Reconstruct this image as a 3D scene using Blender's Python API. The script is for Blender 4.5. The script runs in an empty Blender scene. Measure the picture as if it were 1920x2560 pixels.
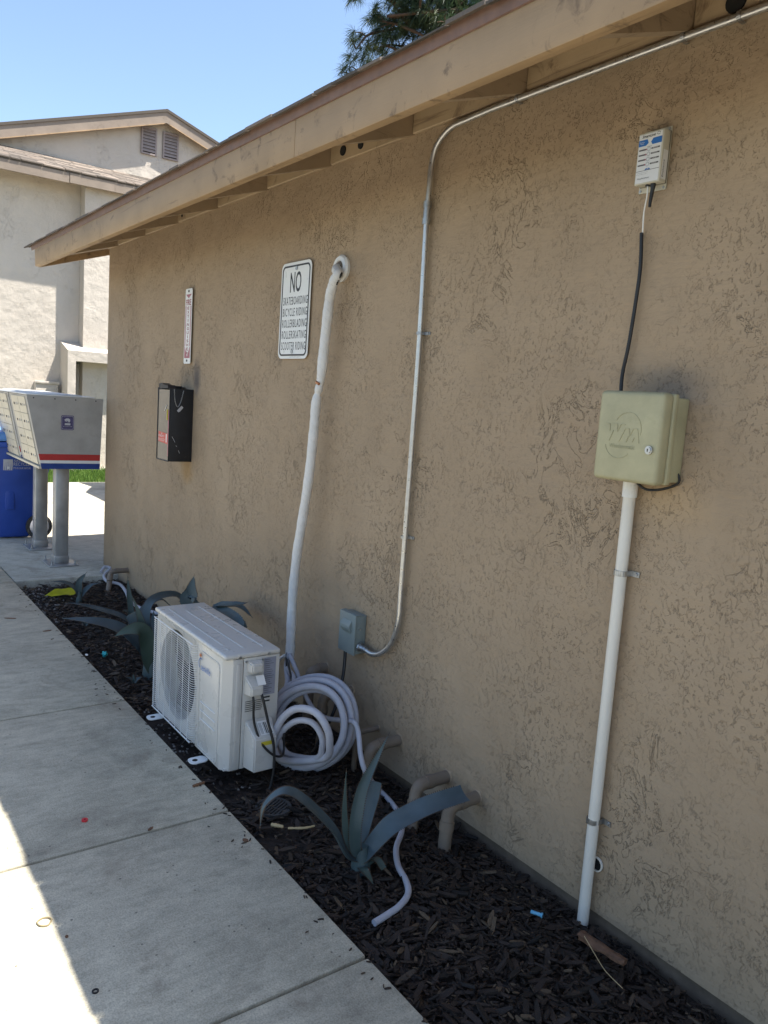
import bpy, bmesh, math, random
from mathutils import Vector as V, Matrix, noise
R = math.radians
random.seed(7)
sc = bpy.context.scene
col = sc.collection

# ---------------------------------------------------------------- camera
CAM = V((0, -1.95, 1.511)); FPX = 1967.8
pitch, roll, yaw = .138256, .069148, .935873
fwd = V((-math.sin(yaw)*math.cos(pitch), math.cos(yaw)*math.cos(pitch), -math.sin(pitch)))
rt = V((math.cos(yaw), math.sin(yaw), 0)); up = rt.cross(fwd)
r2 = rt*math.cos(roll)+up*math.sin(roll); u2 = -rt*math.sin(roll)+up*math.cos(roll)
cam = bpy.data.cameras.new('camera'); co = bpy.data.objects.new('camera', cam); col.objects.link(co)
cam.sensor_fit = 'VERTICAL'; cam.sensor_height = 24; cam.lens = FPX/2560*24
cam.clip_start = .05; cam.clip_end = 500
m = Matrix((r2, u2, -fwd)).transposed().to_4x4(); m.translation = CAM; co.matrix_world = m
sc.camera = co
# ---------------------------------------------------------------- world, sun, exposure
SUN = V((.26, .365, 1)).normalized()
w = bpy.data.worlds.new("World"); sc.world = w; w.use_nodes = True
nt = w.node_tree; sky = nt.nodes.new('ShaderNodeTexSky'); sky.sky_type = 'NISHITA'; sky.sun_disc = False
sky.sun_elevation = math.asin(SUN.z); sky.sun_rotation = math.atan2(SUN.x, SUN.y)
sky.air_density = 1.0; sky.dust_density = .8; sky.ozone_density = 1.0
nt.links.new(sky.outputs[0], nt.nodes['Background'].inputs[0]); nt.nodes['Background'].inputs[1].default_value = .10
sl = bpy.data.lights.new('sun', 'SUN'); sl.energy = 5.0; sl.angle = R(.5); sl.color = (1, .95, .87)
so = bpy.data.objects.new('sun', sl); col.objects.link(so); so.location = (0, 0, 12)
so.rotation_euler = SUN.to_track_quat('Z', 'Y').to_euler()
sc.view_settings.view_transform = 'Standard'; sc.view_settings.look = 'None'
sc.view_settings.exposure = 1.42; sc.view_settings.gamma = 1; sc.view_settings.use_curve_mapping = False
sc.render.engine = 'CYCLES'; sc.cycles.use_denoising = True
sc.cycles.max_bounces = 8; sc.cycles.diffuse_bounces = 5; sc.cycles.caustics_reflective = False; sc.cycles.caustics_refractive = False

# ---------------------------------------------------------------- survey helpers: a pixel of the full photo (1920x2560) to a point on a real plane
K = 1920/1659
def ray(x, y): return fwd*FPX + r2*(x-960) - u2*(y-1280)
def W(x, y, Y=0.): v = ray(x, y); return CAM+v*((Y-CAM.y)/v.y)      # on a plane parallel to the wall
def G(x, y, z=0.): v = ray(x, y); return CAM+v*((z-CAM.z)/v.z)      # on a level plane
def XP(x, y, X): v = ray(x, y); return CAM+v*((X-CAM.x)/v.x)        # on a plane across the wall
def Wd(x, y, Y=0.): return W(x*K, y*K, Y)
def Gd(x, y, z=0.): return G(x*K, y*K, z)
def Xd(x, y, X): return XP(x*K, y*K, X)

# ---------------------------------------------------------------- materials
def newmat(name):
    m = bpy.data.materials.new(name); m.use_nodes = True
    return m, m.node_tree, m.node_tree.nodes['Principled BSDF']
def N(nt, typ, **kw):
    n = nt.nodes.new(typ)
    for k, v in kw.items():
        if k.startswith('i_'):
            key = k[2:]; key = int(key) if key.isdigit() else key.replace('_', ' ')
            n.inputs[key].default_value = v
        else: setattr(n, k, v)
    return n
def ramp(nt, fac, stops, interp='LINEAR'):
    r = N(nt, 'ShaderNodeValToRGB'); r.color_ramp.interpolation = interp
    e = r.color_ramp.elements
    while len(e) < len(stops): e.new(.5)
    for i, (p, c) in enumerate(stops):
        e[i].position = p; e[i].color = c if len(c) == 4 else (*c, 1)
    nt.links.new(fac, r.inputs[0]); return r.outputs[0]
def g(v): return (v, v, v, 1)
def noi(nt, vec, scale, detail=4, rough=.5, dist=0.):
    n = N(nt, 'ShaderNodeTexNoise', i_Scale=scale, i_Detail=detail, i_Roughness=rough, i_Distortion=dist)
    nt.links.new(vec, n.inputs['Vector']); return n.outputs[0]
def mth(nt, op, a, b=None):
    n = N(nt, 'ShaderNodeMath', operation=op)
    for i, x in enumerate((a, b)):
        if x is None: continue
        if isinstance(x, (int, float)): n.inputs[i].default_value = x
        else: nt.links.new(x, n.inputs[i])
    return n.outputs[0]
def mixc(nt, fac, a, b, mode='MIX'):
    n = N(nt, 'ShaderNodeMix', data_type='RGBA', blend_type=mode)
    for s, x in ((n.inputs[0], fac), (n.inputs[6], a), (n.inputs[7], b)):
        if isinstance(x, (int, float)): s.default_value = x
        elif isinstance(x, tuple): s.default_value = x if len(x) == 4 else (*x, 1)
        else: nt.links.new(x, s)
    return n.outputs[2]
def pos(nt, scale=None, obj=False):
    o = N(nt, 'ShaderNodeTexCoord').outputs['Object'] if obj else N(nt, 'ShaderNodeNewGeometry').outputs['Position']
    if scale:
        mp = N(nt, 'ShaderNodeMapping'); mp.inputs['Scale'].default_value = scale
        nt.links.new(o, mp.inputs[0]); o = mp.outputs[0]
    return o
def bump(nt, bs, h, strength=.5, dist=.01, prev=None):
    b = N(nt, 'ShaderNodeBump', i_Strength=strength, i_Distance=dist)
    nt.links.new(h, b.inputs['Height'])
    if prev: nt.links.new(prev, b.inputs['Normal'])
    nt.links.new(b.outputs[0], bs.inputs['Normal']); return b.outputs[0]
def simple(name, c, rough=.6, metal=0., var=.12, scale=14, bmp=0., bscale=120, dirt=None, spec=.5):
    m, nt, bs = newmat(name); p = pos(nt)
    n = noi(nt, p, scale, 5, .6)
    c0 = tuple(x*(1-var) for x in c); c1 = tuple(min(1, x*(1+var)) for x in c)
    cc = ramp(nt, n, ((.3, c0), (.7, c1)))
    if dirt:
        d = ramp(nt, noi(nt, p, scale*.6, 6, .7, .4), ((dirt[1], g(0)), (dirt[1]+.12, g(1))))
        cc = mixc(nt, mth(nt, 'MULTIPLY', d, dirt[2]), cc, dirt[0])
    nt.links.new(cc, bs.inputs['Base Color'])
    bs.inputs['Roughness'].default_value = rough; bs.inputs['Metallic'].default_value = metal
    bs.inputs['Specular IOR Level'].default_value = spec
    rr = ramp(nt, noi(nt, p, scale*2, 3), ((.3, g(max(0, rough-.08))), (.7, g(min(1, rough+.1)))))
    nt.links.new(rr, bs.inputs['Roughness'])
    if bmp: bump(nt, bs, noi(nt, p, bscale, 4), bmp, .002)
    return m
def stucco(name, c, c2, far=False, patches=None):
    m, nt, bs = newmat(name); p = pos(nt)
    mask = ramp(nt, noi(nt, p, 3.2 if not far else 1.6, 4, .6, .3), ((.36, g(0)), (.60, g(1))))
    wp = N(nt, 'ShaderNodeMapping'); wp.inputs['Scale'].default_value = (1, 1, .72); nt.links.new(p, wp.inputs[0])
    q = wp.outputs[0]
    s1 = ramp(nt, noi(nt, q, 30, 7, .62, .3), ((.41, g(0)), (.435, g(1))))         # trowelled plateaus with torn edges
    s2 = ramp(nt, noi(nt, q, 78, 4, .6, .5), ((.37, g(0)), (.42, g(1))))
    n3 = noi(nt, q, 8, 5, .7, .7)
    crack = ramp(nt, mth(nt, 'ABSOLUTE', mth(nt, 'SUBTRACT', n3, .5)), ((.0, g(0)), (.008, g(1))))
    cm = ramp(nt, noi(nt, p, 2.1, 3, .5), ((.53, g(0)), (.60, g(1))))
    h = mth(nt, 'MULTIPLY', mth(nt, 'SUBTRACT', 1., mth(nt, 'MULTIPLY', mask, 1.)), 1.)
    a = mth(nt, 'MAXIMUM', s1, h)                       # smooth where mask is 0
    b = mth(nt, 'MAXIMUM', s2, h)
    cr = mth(nt, 'MAXIMUM', crack, mth(nt, 'SUBTRACT', 1., cm))
    hh = mth(nt, 'ADD', mth(nt, 'ADD', mth(nt, 'MULTIPLY', a, .30), mth(nt, 'MULTIPLY', b, .38)), mth(nt, 'MULTIPLY', cr, .6))
    hh = mth(nt, 'ADD', hh, mth(nt, 'MULTIPLY', noi(nt, p, 260, 3), .10))
    hh = mth(nt, 'ADD', hh, mth(nt, 'MULTIPLY', noi(nt, p, 6, 4), 3.2))
    hh = mth(nt, 'ADD', hh, mth(nt, 'MULTIPLY', noi(nt, pos(nt, (16, 16, 70)), 1., 4), .35))
    bump(nt, bs, hh, 1., .006)
    cc = ramp(nt, noi(nt, p, 1.3, 5, .6, .3), ((.32, c), (.68, c2)))
    cc = mixc(nt, mth(nt, 'MULTIPLY', ramp(nt, noi(nt, pos(nt, (5, 5, 1.1)), 1., 5, .6), ((.5, g(0)), (.75, g(1)))), .05 if far else .2), cc, tuple(x*.62 for x in c[:3]))
    if patches:
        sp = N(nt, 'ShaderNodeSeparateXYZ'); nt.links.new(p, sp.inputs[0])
        for (sx, sz, rx, rz, sc_, amt) in patches:
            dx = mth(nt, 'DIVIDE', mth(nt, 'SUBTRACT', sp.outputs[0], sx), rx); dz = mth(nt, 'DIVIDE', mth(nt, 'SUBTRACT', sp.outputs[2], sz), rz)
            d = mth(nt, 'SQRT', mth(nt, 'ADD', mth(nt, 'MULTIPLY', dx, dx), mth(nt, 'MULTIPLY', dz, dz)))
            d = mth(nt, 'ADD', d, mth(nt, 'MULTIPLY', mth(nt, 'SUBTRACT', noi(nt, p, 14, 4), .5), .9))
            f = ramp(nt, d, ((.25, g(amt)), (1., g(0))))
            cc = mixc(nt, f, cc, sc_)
    nt.links.new(cc, bs.inputs['Base Color']); bs.inputs['Roughness'].default_value = .82
    bs.inputs['Specular IOR Level'].default_value = .3
    return m
def concrete(name, base=(.55, .505, .385)):
    m, nt, bs = newmat(name); p = pos(nt)
    big = noi(nt, p, 1.9, 8, .7, .4); mid = noi(nt, pos(nt, (26, 9, 10)), 1., 8, .78); fine = noi(nt, p, 210, 3, .75)
    c = ramp(nt, big, ((.3, tuple(x*.66 for x in base)), (.5, base), (.72, tuple(x*1.2 for x in base))))
    c = mixc(nt, .65, c, ramp(nt, mid, ((.3, g(.5)), (.6, g(1.05)))), 'MULTIPLY')
    c = mixc(nt, .55, c, ramp(nt, fine, ((.32, g(.42)), (.6, g(1.15)))), 'MULTIPLY')
    st = ramp(nt, noi(nt, p, 3.3, 5, .7, .6), ((.56, g(0)), (.7, g(.38))))
    c = mixc(nt, st, c, (.16, .12, .085))
    vo = N(nt, 'ShaderNodeTexVoronoi', i_Scale=30.); nt.links.new(p, vo.inputs['Vector'])
    pit = ramp(nt, vo.outputs['Distance'], ((.07, g(0)), (.13, g(1))))
    pm = ramp(nt, noi(nt, p, 9, 3), ((.5, g(1)), (.56, g(0))))
    pit = mth(nt, 'MAXIMUM', pit, pm)
    c = mixc(nt, mth(nt, 'MULTIPLY', mth(nt, 'SUBTRACT', 1., pit), .7), c, (.06, .055, .05))
    nt.links.new(c, bs.inputs['Base Color']); bs.inputs['Roughness'].default_value = .85
    h = mth(nt, 'ADD', mth(nt, 'MULTIPLY', fine, .5), mth(nt, 'ADD', mth(nt, 'MULTIPLY', noi(nt, pos(nt, (30, 120, 30)), 1., 3), .5), pit))
    bump(nt, bs, h, .45, .002)
    return m
def wood_paint(name, c, dk, axis=(1.5, 30, 30)):
    m, nt, bs = newmat(name)
    p = pos(nt, axis); gr = noi(nt, p, 1., 6, .7, .6); q = pos(nt)
    cc = ramp(nt, noi(nt, q, 4, 5), ((.3, tuple(x*.86 for x in c)), (.7, tuple(x*1.1 for x in c))))
    cc = mixc(nt, ramp(nt, gr, ((.27, g(.85)), (.40, g(0)))), cc, dk)
    cc = mixc(nt, ramp(nt, noi(nt, q, 9, 5, .7, 1.), ((.58, g(0)), (.70, g(.7)))), cc, dk)
    nt.links.new(cc, bs.inputs['Base Color']); bs.inputs['Roughness'].default_value = .6
    bump(nt, bs, mth(nt, 'ADD', gr, mth(nt, 'MULTIPLY', noi(nt, pos(nt, (160, 8, 8)), 1., 2), .35)), .5, .004)
    return m
M = {}
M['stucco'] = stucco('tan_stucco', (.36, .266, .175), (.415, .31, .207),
    patches=[(-4.70, 1.59, .08, .14, (.05, .055, .07), .7), (-1.33, 1.60, .14, .07, (.13, .12, .12), .45), (-4.8, .98, .12, .1, (.36, .22, .09), .6),  # includes dark patches just above the cabinet and the control box
            (-2.28, .0, .5, .1, (.3, .28, .25), .3), (-1.3, 1.28, .16, .09, (.48, .34, .2), .5)])
M['stucco_far'] = stucco('cream_stucco', (.50, .45, .385), (.545, .49, .42), far=True)
M['base'] = simple('foundation_paint', (.15, .112, .078), .85, var=.3, bmp=.5)
M['fascia_far'] = wood_paint('shade_darkened_board', (.25, .20, .155), (.14, .1, .07))  # overhang shade on the far boards is put into this darker colour
M['fascia'] = wood_paint('tan_painted_board', (.395, .268, .15), (.11, .07, .04))
M['block'] = wood_paint('tan_painted_block', (.44, .33, .21), (.14, .09, .055))
M['rafter'] = wood_paint('tan_painted_rafter', (.36, .27, .18), (.12, .08, .05), (8, 3, 30))
M['drip'] = simple('brown_painted_metal', (.19, .11, .08), .5, var=.18, scale=30, bmp=.2)
M['dark'] = simple('dark_void', (.008, .008, .008), .9)
M['concrete'] = concrete('weathered_concrete')
M['concrete2'] = concrete('pad_concrete', (.50, .465, .38))
M['emt'] = simple('galvanized_tube', (.58, .57, .55), .34, .85, var=.12, scale=40)
M['steel'] = simple('zinc_steel', (.45, .46, .47), .4, 1., var=.2, scale=60)
M['ppost'] = simple('brushed_aluminium_post', (.40, .40, .40), .45, .7, var=.15, scale=12)
M['pvc'] = simple('white_pvc', (.74, .70, .62), .35, var=.04, scale=8, dirt=((.32, .24, .17), .66, .6))
M['pvcnew'] = simple('white_pvc_fitting', (.80, .79, .76), .3, var=.03)
M['foam'] = simple('pale_foam_sleeve', (.45, .45, .495), .62, var=.08, scale=30, bmp=.25, bscale=300)
M['wrap'] = simple('white_tape_wrap', (.70, .69, .67), .42, var=.05, scale=18, bmp=.0)
nt = M['wrap'].node_tree; bs = nt.nodes['Principled BSDF']
wv = N(nt, 'ShaderNodeTexWave', i_Scale=9., i_Distortion=3.5, i_Detail=3., bands_direction='DIAGONAL', wave_profile='SAW'); nt.links.new(pos(nt, (1, 1, 1.8)), wv.inputs[0])
bump(nt, bs, mth(nt, 'ADD', wv.outputs['Fac'], mth(nt, 'MULTIPLY', noi(nt, pos(nt), 40, 3), 1.2)), .8, .004)
M['blackcable'] = simple('black_rubber', (.012, .012, .013), .45, var=.2)
M['blackpaint'] = simple('black_painted_steel', (.014, .015, .019), .5, var=.25, scale=25, dirt=((.05, .05, .05), .62, .5))
M['ac'] = simple('ivory_painted_steel', (.57, .555, .52), .3, var=.02, scale=6, dirt=((.45, .42, .37), .74, .2))
M['acw'] = simple('white_coated_wire', (.72, .73, .73), .35, var=.03)
M['fan'] = simple('grey_fan_plastic', (.022, .024, .03), .6, spec=.2)
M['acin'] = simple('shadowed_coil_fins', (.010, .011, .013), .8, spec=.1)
M['label_grey'] = None
M['white'] = simple('sign_white', (.80, .80, .78), .35, var=.02)
M['black'] = simple('sign_black', (.012, .012, .014), .4, var=.1)
M['red'] = simple('sign_red', (.30, .035, .05), .4, var=.1)
M['pinkred'] = simple('faded_red', (.40, .12, .16), .4, var=.1)
M['redbright'] = simple('sticker_red', (.62, .06, .04), .35)
M['usred'] = simple('stripe_red', (.42, .03, .03), .4)
M['usblue'] = simple('stripe_blue', (.012, .045, .22), .4)
M['purple'] = simple('faded_navy', (.07, .06, .15), .5, var=.3, scale=60)
M['mail'] = simple('aged_grey_metal', (.40, .395, .385), .5, .35, var=.12, scale=9, dirt=((.30, .27, .22), .6, .5), bmp=.1)
M['maildoor'] = simple('beige_metal_door', (.60, .55, .44), .45, .1, var=.08, dirt=((.25, .2, .13), .62, .5))
M['binblue'] = simple('blue_bin_plastic', (.022, .07, .36), .42, var=.15, scale=4, dirt=((.12, .17, .32), .66, .4))
M['binlid'] = simple('pale_blue_lid', (.10, .26, .62), .4)
M['discon'] = simple('grey_green_enamel', (.205, .245, .24), .42, var=.05, scale=10)
M['olive'] = simple('weathered_olive_plastic', (.43, .395, .24), .55, var=.13, scale=12, dirt=((.30, .26, .13), .6, .45), bmp=.2)
M['module'] = simple('beige_module_plastic', (.53, .50, .41), .45, var=.06)
M['labelw'] = simple('label_paper', (.70, .70, .70), .35, var=.03)
M['labelg'] = simple('label_silver', (.50, .50, .53), .35, var=.05)
M['logo_blue'] = simple('print_blue', (.02, .13, .42), .4)
M['logo_orange'] = simple('print_orange', (.75, .20, .03), .4)
M['yellow'] = simple('yellow_plastic', (.72, .70, .03), .4, var=.12, scale=30)
M['yellowl'] = simple('yellow_label', (.60, .50, .04), .5)
M['cyan'] = simple('teal_wad', (.03, .42, .45), .6)
M['cyanlt'] = simple('light_blue_plastic', (.14, .42, .62), .4)
M['capred'] = simple('red_plastic_cap', (.62, .03, .04), .4)
M['pipe'] = simple('tan_painted_pipe', (.20, .155, .115), .55, var=.12, scale=20, dirt=((.16, .12, .09), .6, .5))
M['copper'] = simple('copper_tube', (.65, .28, .13), .35, 1.)
M['clear'] = simple('scratched_clear_panel', (.20, .17, .13), .12, var=.1)
M['wood'] = simple('split_wood', (.17, .085, .045), .8, var=.35, scale=60, bmp=.6, bscale=80)
M['straw'] = simple('dry_straw', (.50, .37, .19), .7)
M['grate'] = simple('dark_drain_plastic', (.055, .052, .05), .6)
M['soil'] = simple('dark_soil', (.045, .033, .026), .95, var=.45, scale=50, bmp=1., bscale=70)
M['asphalt'] = simple('asphalt', (.06, .06, .06), .9, bmp=.5)
M['groundm'] = simple('dry_ground', (.16, .14, .10), .95, bmp=.4)
M['lawn'] = simple('lawn_soil', (.06, .09, .03), .95)
M['door_far'] = simple('grey_green_door', (.56, .55, .50), .5, var=.04)
M['louver'] = simple('mauve_grey_louver', (.26, .215, .20), .6)
M['pebble'] = simple('grey_pebble', (.24, .22, .20), .8, var=.4, scale=80)
M['bark'] = simple('pine_bark', (.09, .055, .035), .9, var=.3, bmp=.6)

def per_face_mat(name, cols, rough=.8, bmp=0., trans=0.):
    """colour varies from piece to piece through the stored attribute 'tint'"""
    m, nt, bs = newmat(name)
    at = N(nt, 'ShaderNodeAttribute', attribute_name='tint')
    st = [(i/(len(cols)-1), c) for i, c in enumerate(cols)]
    c = ramp(nt, at.outputs['Fac'], st)
    c = mixc(nt, .5, c, ramp(nt, noi(nt, pos(nt), 90, 4, .7), ((.3, g(.6)), (.7, g(1.2)))), 'MULTIPLY')
    nt.links.new(c, bs.inputs['Base Color']); bs.inputs['Roughness'].default_value = rough
    if bmp: bump(nt, bs, noi(nt, pos(nt), 220, 4, .7), bmp, .003)
    if trans:
        tr = N(nt, 'ShaderNodeBsdfTranslucent'); nt.links.new(c, tr.inputs[0])
        mx = N(nt, 'ShaderNodeMixShader', i_0=trans); nt.links.new(bs.outputs[0], mx.inputs[1]); nt.links.new(tr.outputs[0], mx.inputs[2])
        nt.links.new(mx.outputs[0], nt.nodes['Material Output'].inputs[0])
    return m
M['mulch'] = per_face_mat('bark_mulch', [(.008, .0055, .004), (.019, .012, .008), (.037, .021, .013), (.025, .016, .012), (.05, .031, .019), (.12, .082, .048)], .72, .8)
M['grassm'] = per_face_mat('grass_blades', [(.05, .11, .015), (.11, .22, .03), (.2, .3, .06)], .6, trans=.35)
M['needle'] = per_face_mat('pine_needles', [(.012, .035, .022), (.03, .065, .035), (.06, .10, .045), (.13, .15, .06)], .6, trans=.2)
M['shingle'] = per_face_mat('asphalt_shingle', [(.10, .085, .07), (.17, .14, .115), (.26, .21, .17)], .95, .8)

M['spine'] = simple('brown_spine', (.06, .035, .02), .6)
# agave: blue-grey with a bloom and paler, toothed edge
m, nt, bs = newmat('agave_leaf'); M['agave'] = m
n1 = noi(nt, pos(nt), 9, 4); c = ramp(nt, n1, ((.3, (.035, .06, .075)), (.7, (.08, .115, .135))))
at = N(nt, 'ShaderNodeAttribute', attribute_name='tint')
c = mixc(nt, ramp(nt, at.outputs['Fac'], ((.0, g(0)), (1., g(.8)))), c, (.05, .085, .045))
c = mixc(nt, ramp(nt, noi(nt, pos(nt), 40, 4, .7, .5), ((.66, g(0)), (.72, g(.5)))), c, (.16, .14, .09))
nt.links.new(c, bs.inputs['Base Color']); bs.inputs['Roughness'].default_value = .5
bump(nt, bs, noi(nt, pos(nt), 60, 3), .25, .003)

# ---------------------------------------------------------------- mesh helpers
def link(name, me, mat, parent=None, smooth=None):
    o = bpy.data.objects.new(name, me); col.objects.link(o)
    for mm in (mat if isinstance(mat, (list, tuple)) else [mat]): me.materials.append(mm)
    if parent: o.parent = parent
    if smooth is not None:
        for p in me.polygons: p.use_smooth = True
        me.set_sharp_from_angle(angle=R(smooth))
    return o
def mk(name, bm, mat, parent=None, smooth=35):
    me = bpy.data.meshes.new(name); bm.normal_update(); bm.to_mesh(me); bm.free()
    return link(name, me, mat, parent, smooth)
def raw(name, vs, fs, mat, parent=None, smooth=None, tint=None):
    me = bpy.data.meshes.new(name); me.from_pydata(vs, [], fs); me.update()
    if tint:
        a = me.attributes.new('tint', 'FLOAT', 'POINT'); a.data.foreach_set('value', tint)
    return link(name, me, mat, parent, smooth)
def B(): return bmesh.new()
def box(bm, lo, hi, r=0., seg=2, mi=0, rot=None, at=None):
    t = bmesh.new(); bmesh.ops.create_cube(t, size=1)
    lo = V(lo); hi = V(hi); c = (lo+hi)/2; s = hi-lo
    for v in t.verts: v.co = V((v.co.x*s.x, v.co.y*s.y, v.co.z*s.z))
    if r: bmesh.ops.bevel(t, geom=t.edges[:]+t.verts[:], offset=r, segments=seg, affect='EDGES', profile=.5)
    if rot is not None: bmesh.ops.transform(t, matrix=rot, verts=t.verts)
    for v in t.verts: v.co += c
    for f in t.faces: f.material_index = mi
    join(bm, t)
def join(bm, t):
    me = bpy.data.meshes.new('tmp'); t.to_mesh(me); t.free(); bm.from_mesh(me); bpy.data.meshes.remove(me)
def catmull(P, n=8):
    P = [V(p) for p in P]; out = []
    Q = [P[0]*2-P[1]]+P+[P[-1]*2-P[-2]]
    for i in range(1, len(Q)-2):
        a, b, c, d = Q[i-1], Q[i], Q[i+1], Q[i+2]
        for k in range(n):
            t = k/n
            out.append(.5*((2*b)+(c-a)*t+(2*a-5*b+4*c-d)*t*t+(3*b-a-3*c+d)*t*t*t))
    out.append(P[-1]); return out
def sweep(bm, pts, rad, seg=12, cap=True):
    pts = [V(p) for p in pts]; n = len(pts)
    rr = rad if callable(rad) else (lambda i, t: rad)
    T = [(pts[min(i+1, n-1)]-pts[max(i-1, 0)]).normalized() for i in range(n)]
    a = V((0, 0, 1)) if abs(T[0].z) < .9 else V((1, 0, 0))
    u = T[0].cross(a).normalized(); rings = []
    for i in range(n):
        u = (u-T[i]*u.dot(T[i])).normalized(); v = T[i].cross(u); r = rr(i, i/(n-1))
        rings.append([bm.verts.new(pts[i]+(u*math.cos(2*math.pi*k/seg)+v*math.sin(2*math.pi*k/seg))*r) for k in range(seg)])
    for i in range(n-1):
        for k in range(seg):
            bm.faces.new((rings[i][k], rings[i][(k+1) % seg], rings[i+1][(k+1) % seg], rings[i+1][k]))
    if cap:
        bm.faces.new(rings[0][::-1]); bm.faces.new(rings[-1])
def tube(P, r, seg=12, n=8, curve=True):
    bm = B(); sweep(bm, catmull(P, n) if curve else P, r, seg); return bm
def cyl(bm, a, b, r, seg=20, r2=None): 
    r2_ = r if r2 is None else r2
    sweep(bm, [a, b], lambda i, t: r+(r2_-r)*t, seg)
def poly(bm, pts, d):
    """flat polygon given as 3-D points, extruded by vector d"""
    d = V(d); a = [bm.verts.new(V(p)) for p in pts]; b = [bm.verts.new(V(p)+d) for p in pts]
    n = len(a); bm.faces.new(a); bm.faces.new(b[::-1])
    for i in range(n): bm.faces.new((a[i], b[i], b[(i+1) % n], a[(i+1) % n]))
    bmesh.ops.recalc_face_normals(bm, faces=bm.faces)
def roundrect(w_, h_, r, n=6):
    o = []
    for cx, cy, a0 in ((w_/2-r, h_/2-r, 0), (-w_/2+r, h_/2-r, 90), (-w_/2+r, -h_/2+r, 180), (w_/2-r, -h_/2+r, 270)):
        for k in range(n+1):
            a = R(a0+90*k/n); o.append((cx+r*math.cos(a), cy+r*math.sin(a)))
    return o
def ring(bm, outer, inner, f, d):
    """band between two equal-length 2-D outlines mapped with f"""
    n = len(outer); A = [bm.verts.new(f(*p)) for p in outer]; Bv = [bm.verts.new(f(*p)) for p in inner]
    A2 = [bm.verts.new(v.co+V(d)) for v in A]; B2 = [bm.verts.new(v.co+V(d)) for v in Bv]
    for i in range(n):
        j = (i+1) % n
        bm.faces.new((A[i], A[j], Bv[j], Bv[i])); bm.faces.new((A2[i], B2[i], B2[j], A2[j]))
        bm.faces.new((A[i], A2[i], A2[j], A[j])); bm.faces.new((Bv[i], Bv[j], B2[j], B2[i]))
    bmesh.ops.recalc_face_normals(bm, faces=bm.faces)
def empty(name, loc, label, cat, group=None):
    o = bpy.data.objects.new(name, None); o.empty_display_size = .1; col.objects.link(o); o.location = loc
    return tag(o, label, cat, group)
def tag(o, label, cat, group=None):
    o['label'] = label; o['category'] = cat
    if group: o['group'] = group
    return o
def struct(o, kind='structure'): o['kind'] = kind; return o
def under(o, parent):
    """parent a mesh built in world coordinates to an Empty without moving it"""
    off = V(parent.location); pp = parent.parent
    while pp: off = off+V(pp.location); pp = pp.parent
    o.data.transform(Matrix.Translation(-off)); o.parent = parent; return o
def part(name, bm, mat, parent, smooth=35, label=None):
    o = mk(name, bm, mat, None, smooth); under(o, parent)
    if label: o['label'] = label
    return o
def text(s, p, wd, ht, mat, parent, ex=V((1, 0, 0)), ey=V((0, 0, 1)), name='lettering', thick=.0006, sub=None, shear=0., bold=0., sp=1.):
    """letters laid in a wd x ht rectangle centred on p, spanned by ex and ey"""
    cu = bpy.data.curves.new('txt', 'FONT'); cu.body = s; cu.align_x = 'CENTER'; cu.resolution_u = 3; cu.shear = shear; cu.offset = bold; cu.space_character = sp
    o = bpy.data.objects.new('txt', cu); col.objects.link(o)
    dg = bpy.context.evaluated_depsgraph_get(); dg.update()
    me = bpy.data.meshes.new_from_object(o.evaluated_get(dg)); bpy.data.objects.remove(o); bpy.data.curves.remove(cu)
    xs = [v.co.x for v in me.vertices]; ys = [v.co.y for v in me.vertices]
    cx, cy = (min(xs)+max(xs))/2, (min(ys)+max(ys))/2; sx = wd/(max(xs)-min(xs)); sy = ht/(max(ys)-min(ys))
    nrm = ex.cross(ey).normalized()
    for v in me.vertices: v.co = V(p)+ex*((v.co.x-cx)*sx)+ey*((v.co.y-cy)*sy)+nrm*thick
    me.name = name; t = link(name, me, mat); under(t, parent); return t
def lumpy(bm, c, r, seed=0, sub=2, amp=.25, scl=(1, 1, 1)):
    t = bmesh.new(); bmesh.ops.create_icosphere(t, subdivisions=sub, radius=1)
    for v in t.verts:
        n = noise.noise(v.co*1.6+V((seed, seed*2, 0))); q = v.co*(1+amp*n*2); v.co = V((q.x*scl[0], q.y*scl[1], q.z*scl[2]))*r+V(c)
    join(bm, t)

# ================================================================= SETTING
SZ = .02           # top of the concrete
def slabs(xs, y0, y1, gap=.005):
    bm = B()
    for a, b in zip(xs[:-1], xs[1:]):
        box(bm, (a+gap, y0, SZ-.14), (b-gap, y1, SZ), .006, 2)
    return bm
gbm = B(); box(gbm, (-90, -90, -.3), (90, 90, -.16)); struct(mk('ground', gbm, M['groundm']))
EDGE = -.762
struct(mk('sidewalk', slabs([-16., -13.2, -10.8, -8.45, -6.13, -3.59, -2.425, -1.55, -.55, .6, 2., 3.4, 5], -3.4, EDGE), M['concrete']))
b = B(); box(b, (-16, -30, -.16), (12, -3.41, -.02)); struct(mk('parking_lot', b, M['asphalt']))
b = B()
box(b, (-8.36, EDGE+.008, SZ-.14), (-6.135, 9, SZ), .008, 2); box(b, (-10.75, EDGE+.008, SZ-.14), (-8.368, 9, SZ), .008, 2)
box(b, (-12.1, EDGE+.008, SZ-.14), (-10.758, 9, SZ), .008, 2); box(b, (-14.9, EDGE+.008, SZ-.16), (-13.8, 9, SZ+.015), .008, 2)
struct(mk('mailbox_pad', b, M['concrete2']))
b = B(); box(b, (-13.79, EDGE+.01, -.16), (-12.11, 9, .0)); struct(mk('lawn', b, M['lawn']))
def ss(a, b, t): t = min(1, max(0, (t-a)/(b-a))); return t*t*(3-2*t)
def dip(x, y): return .042*ss(-.36, -.08, y)*ss(-3.0, -2.3, x)
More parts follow.
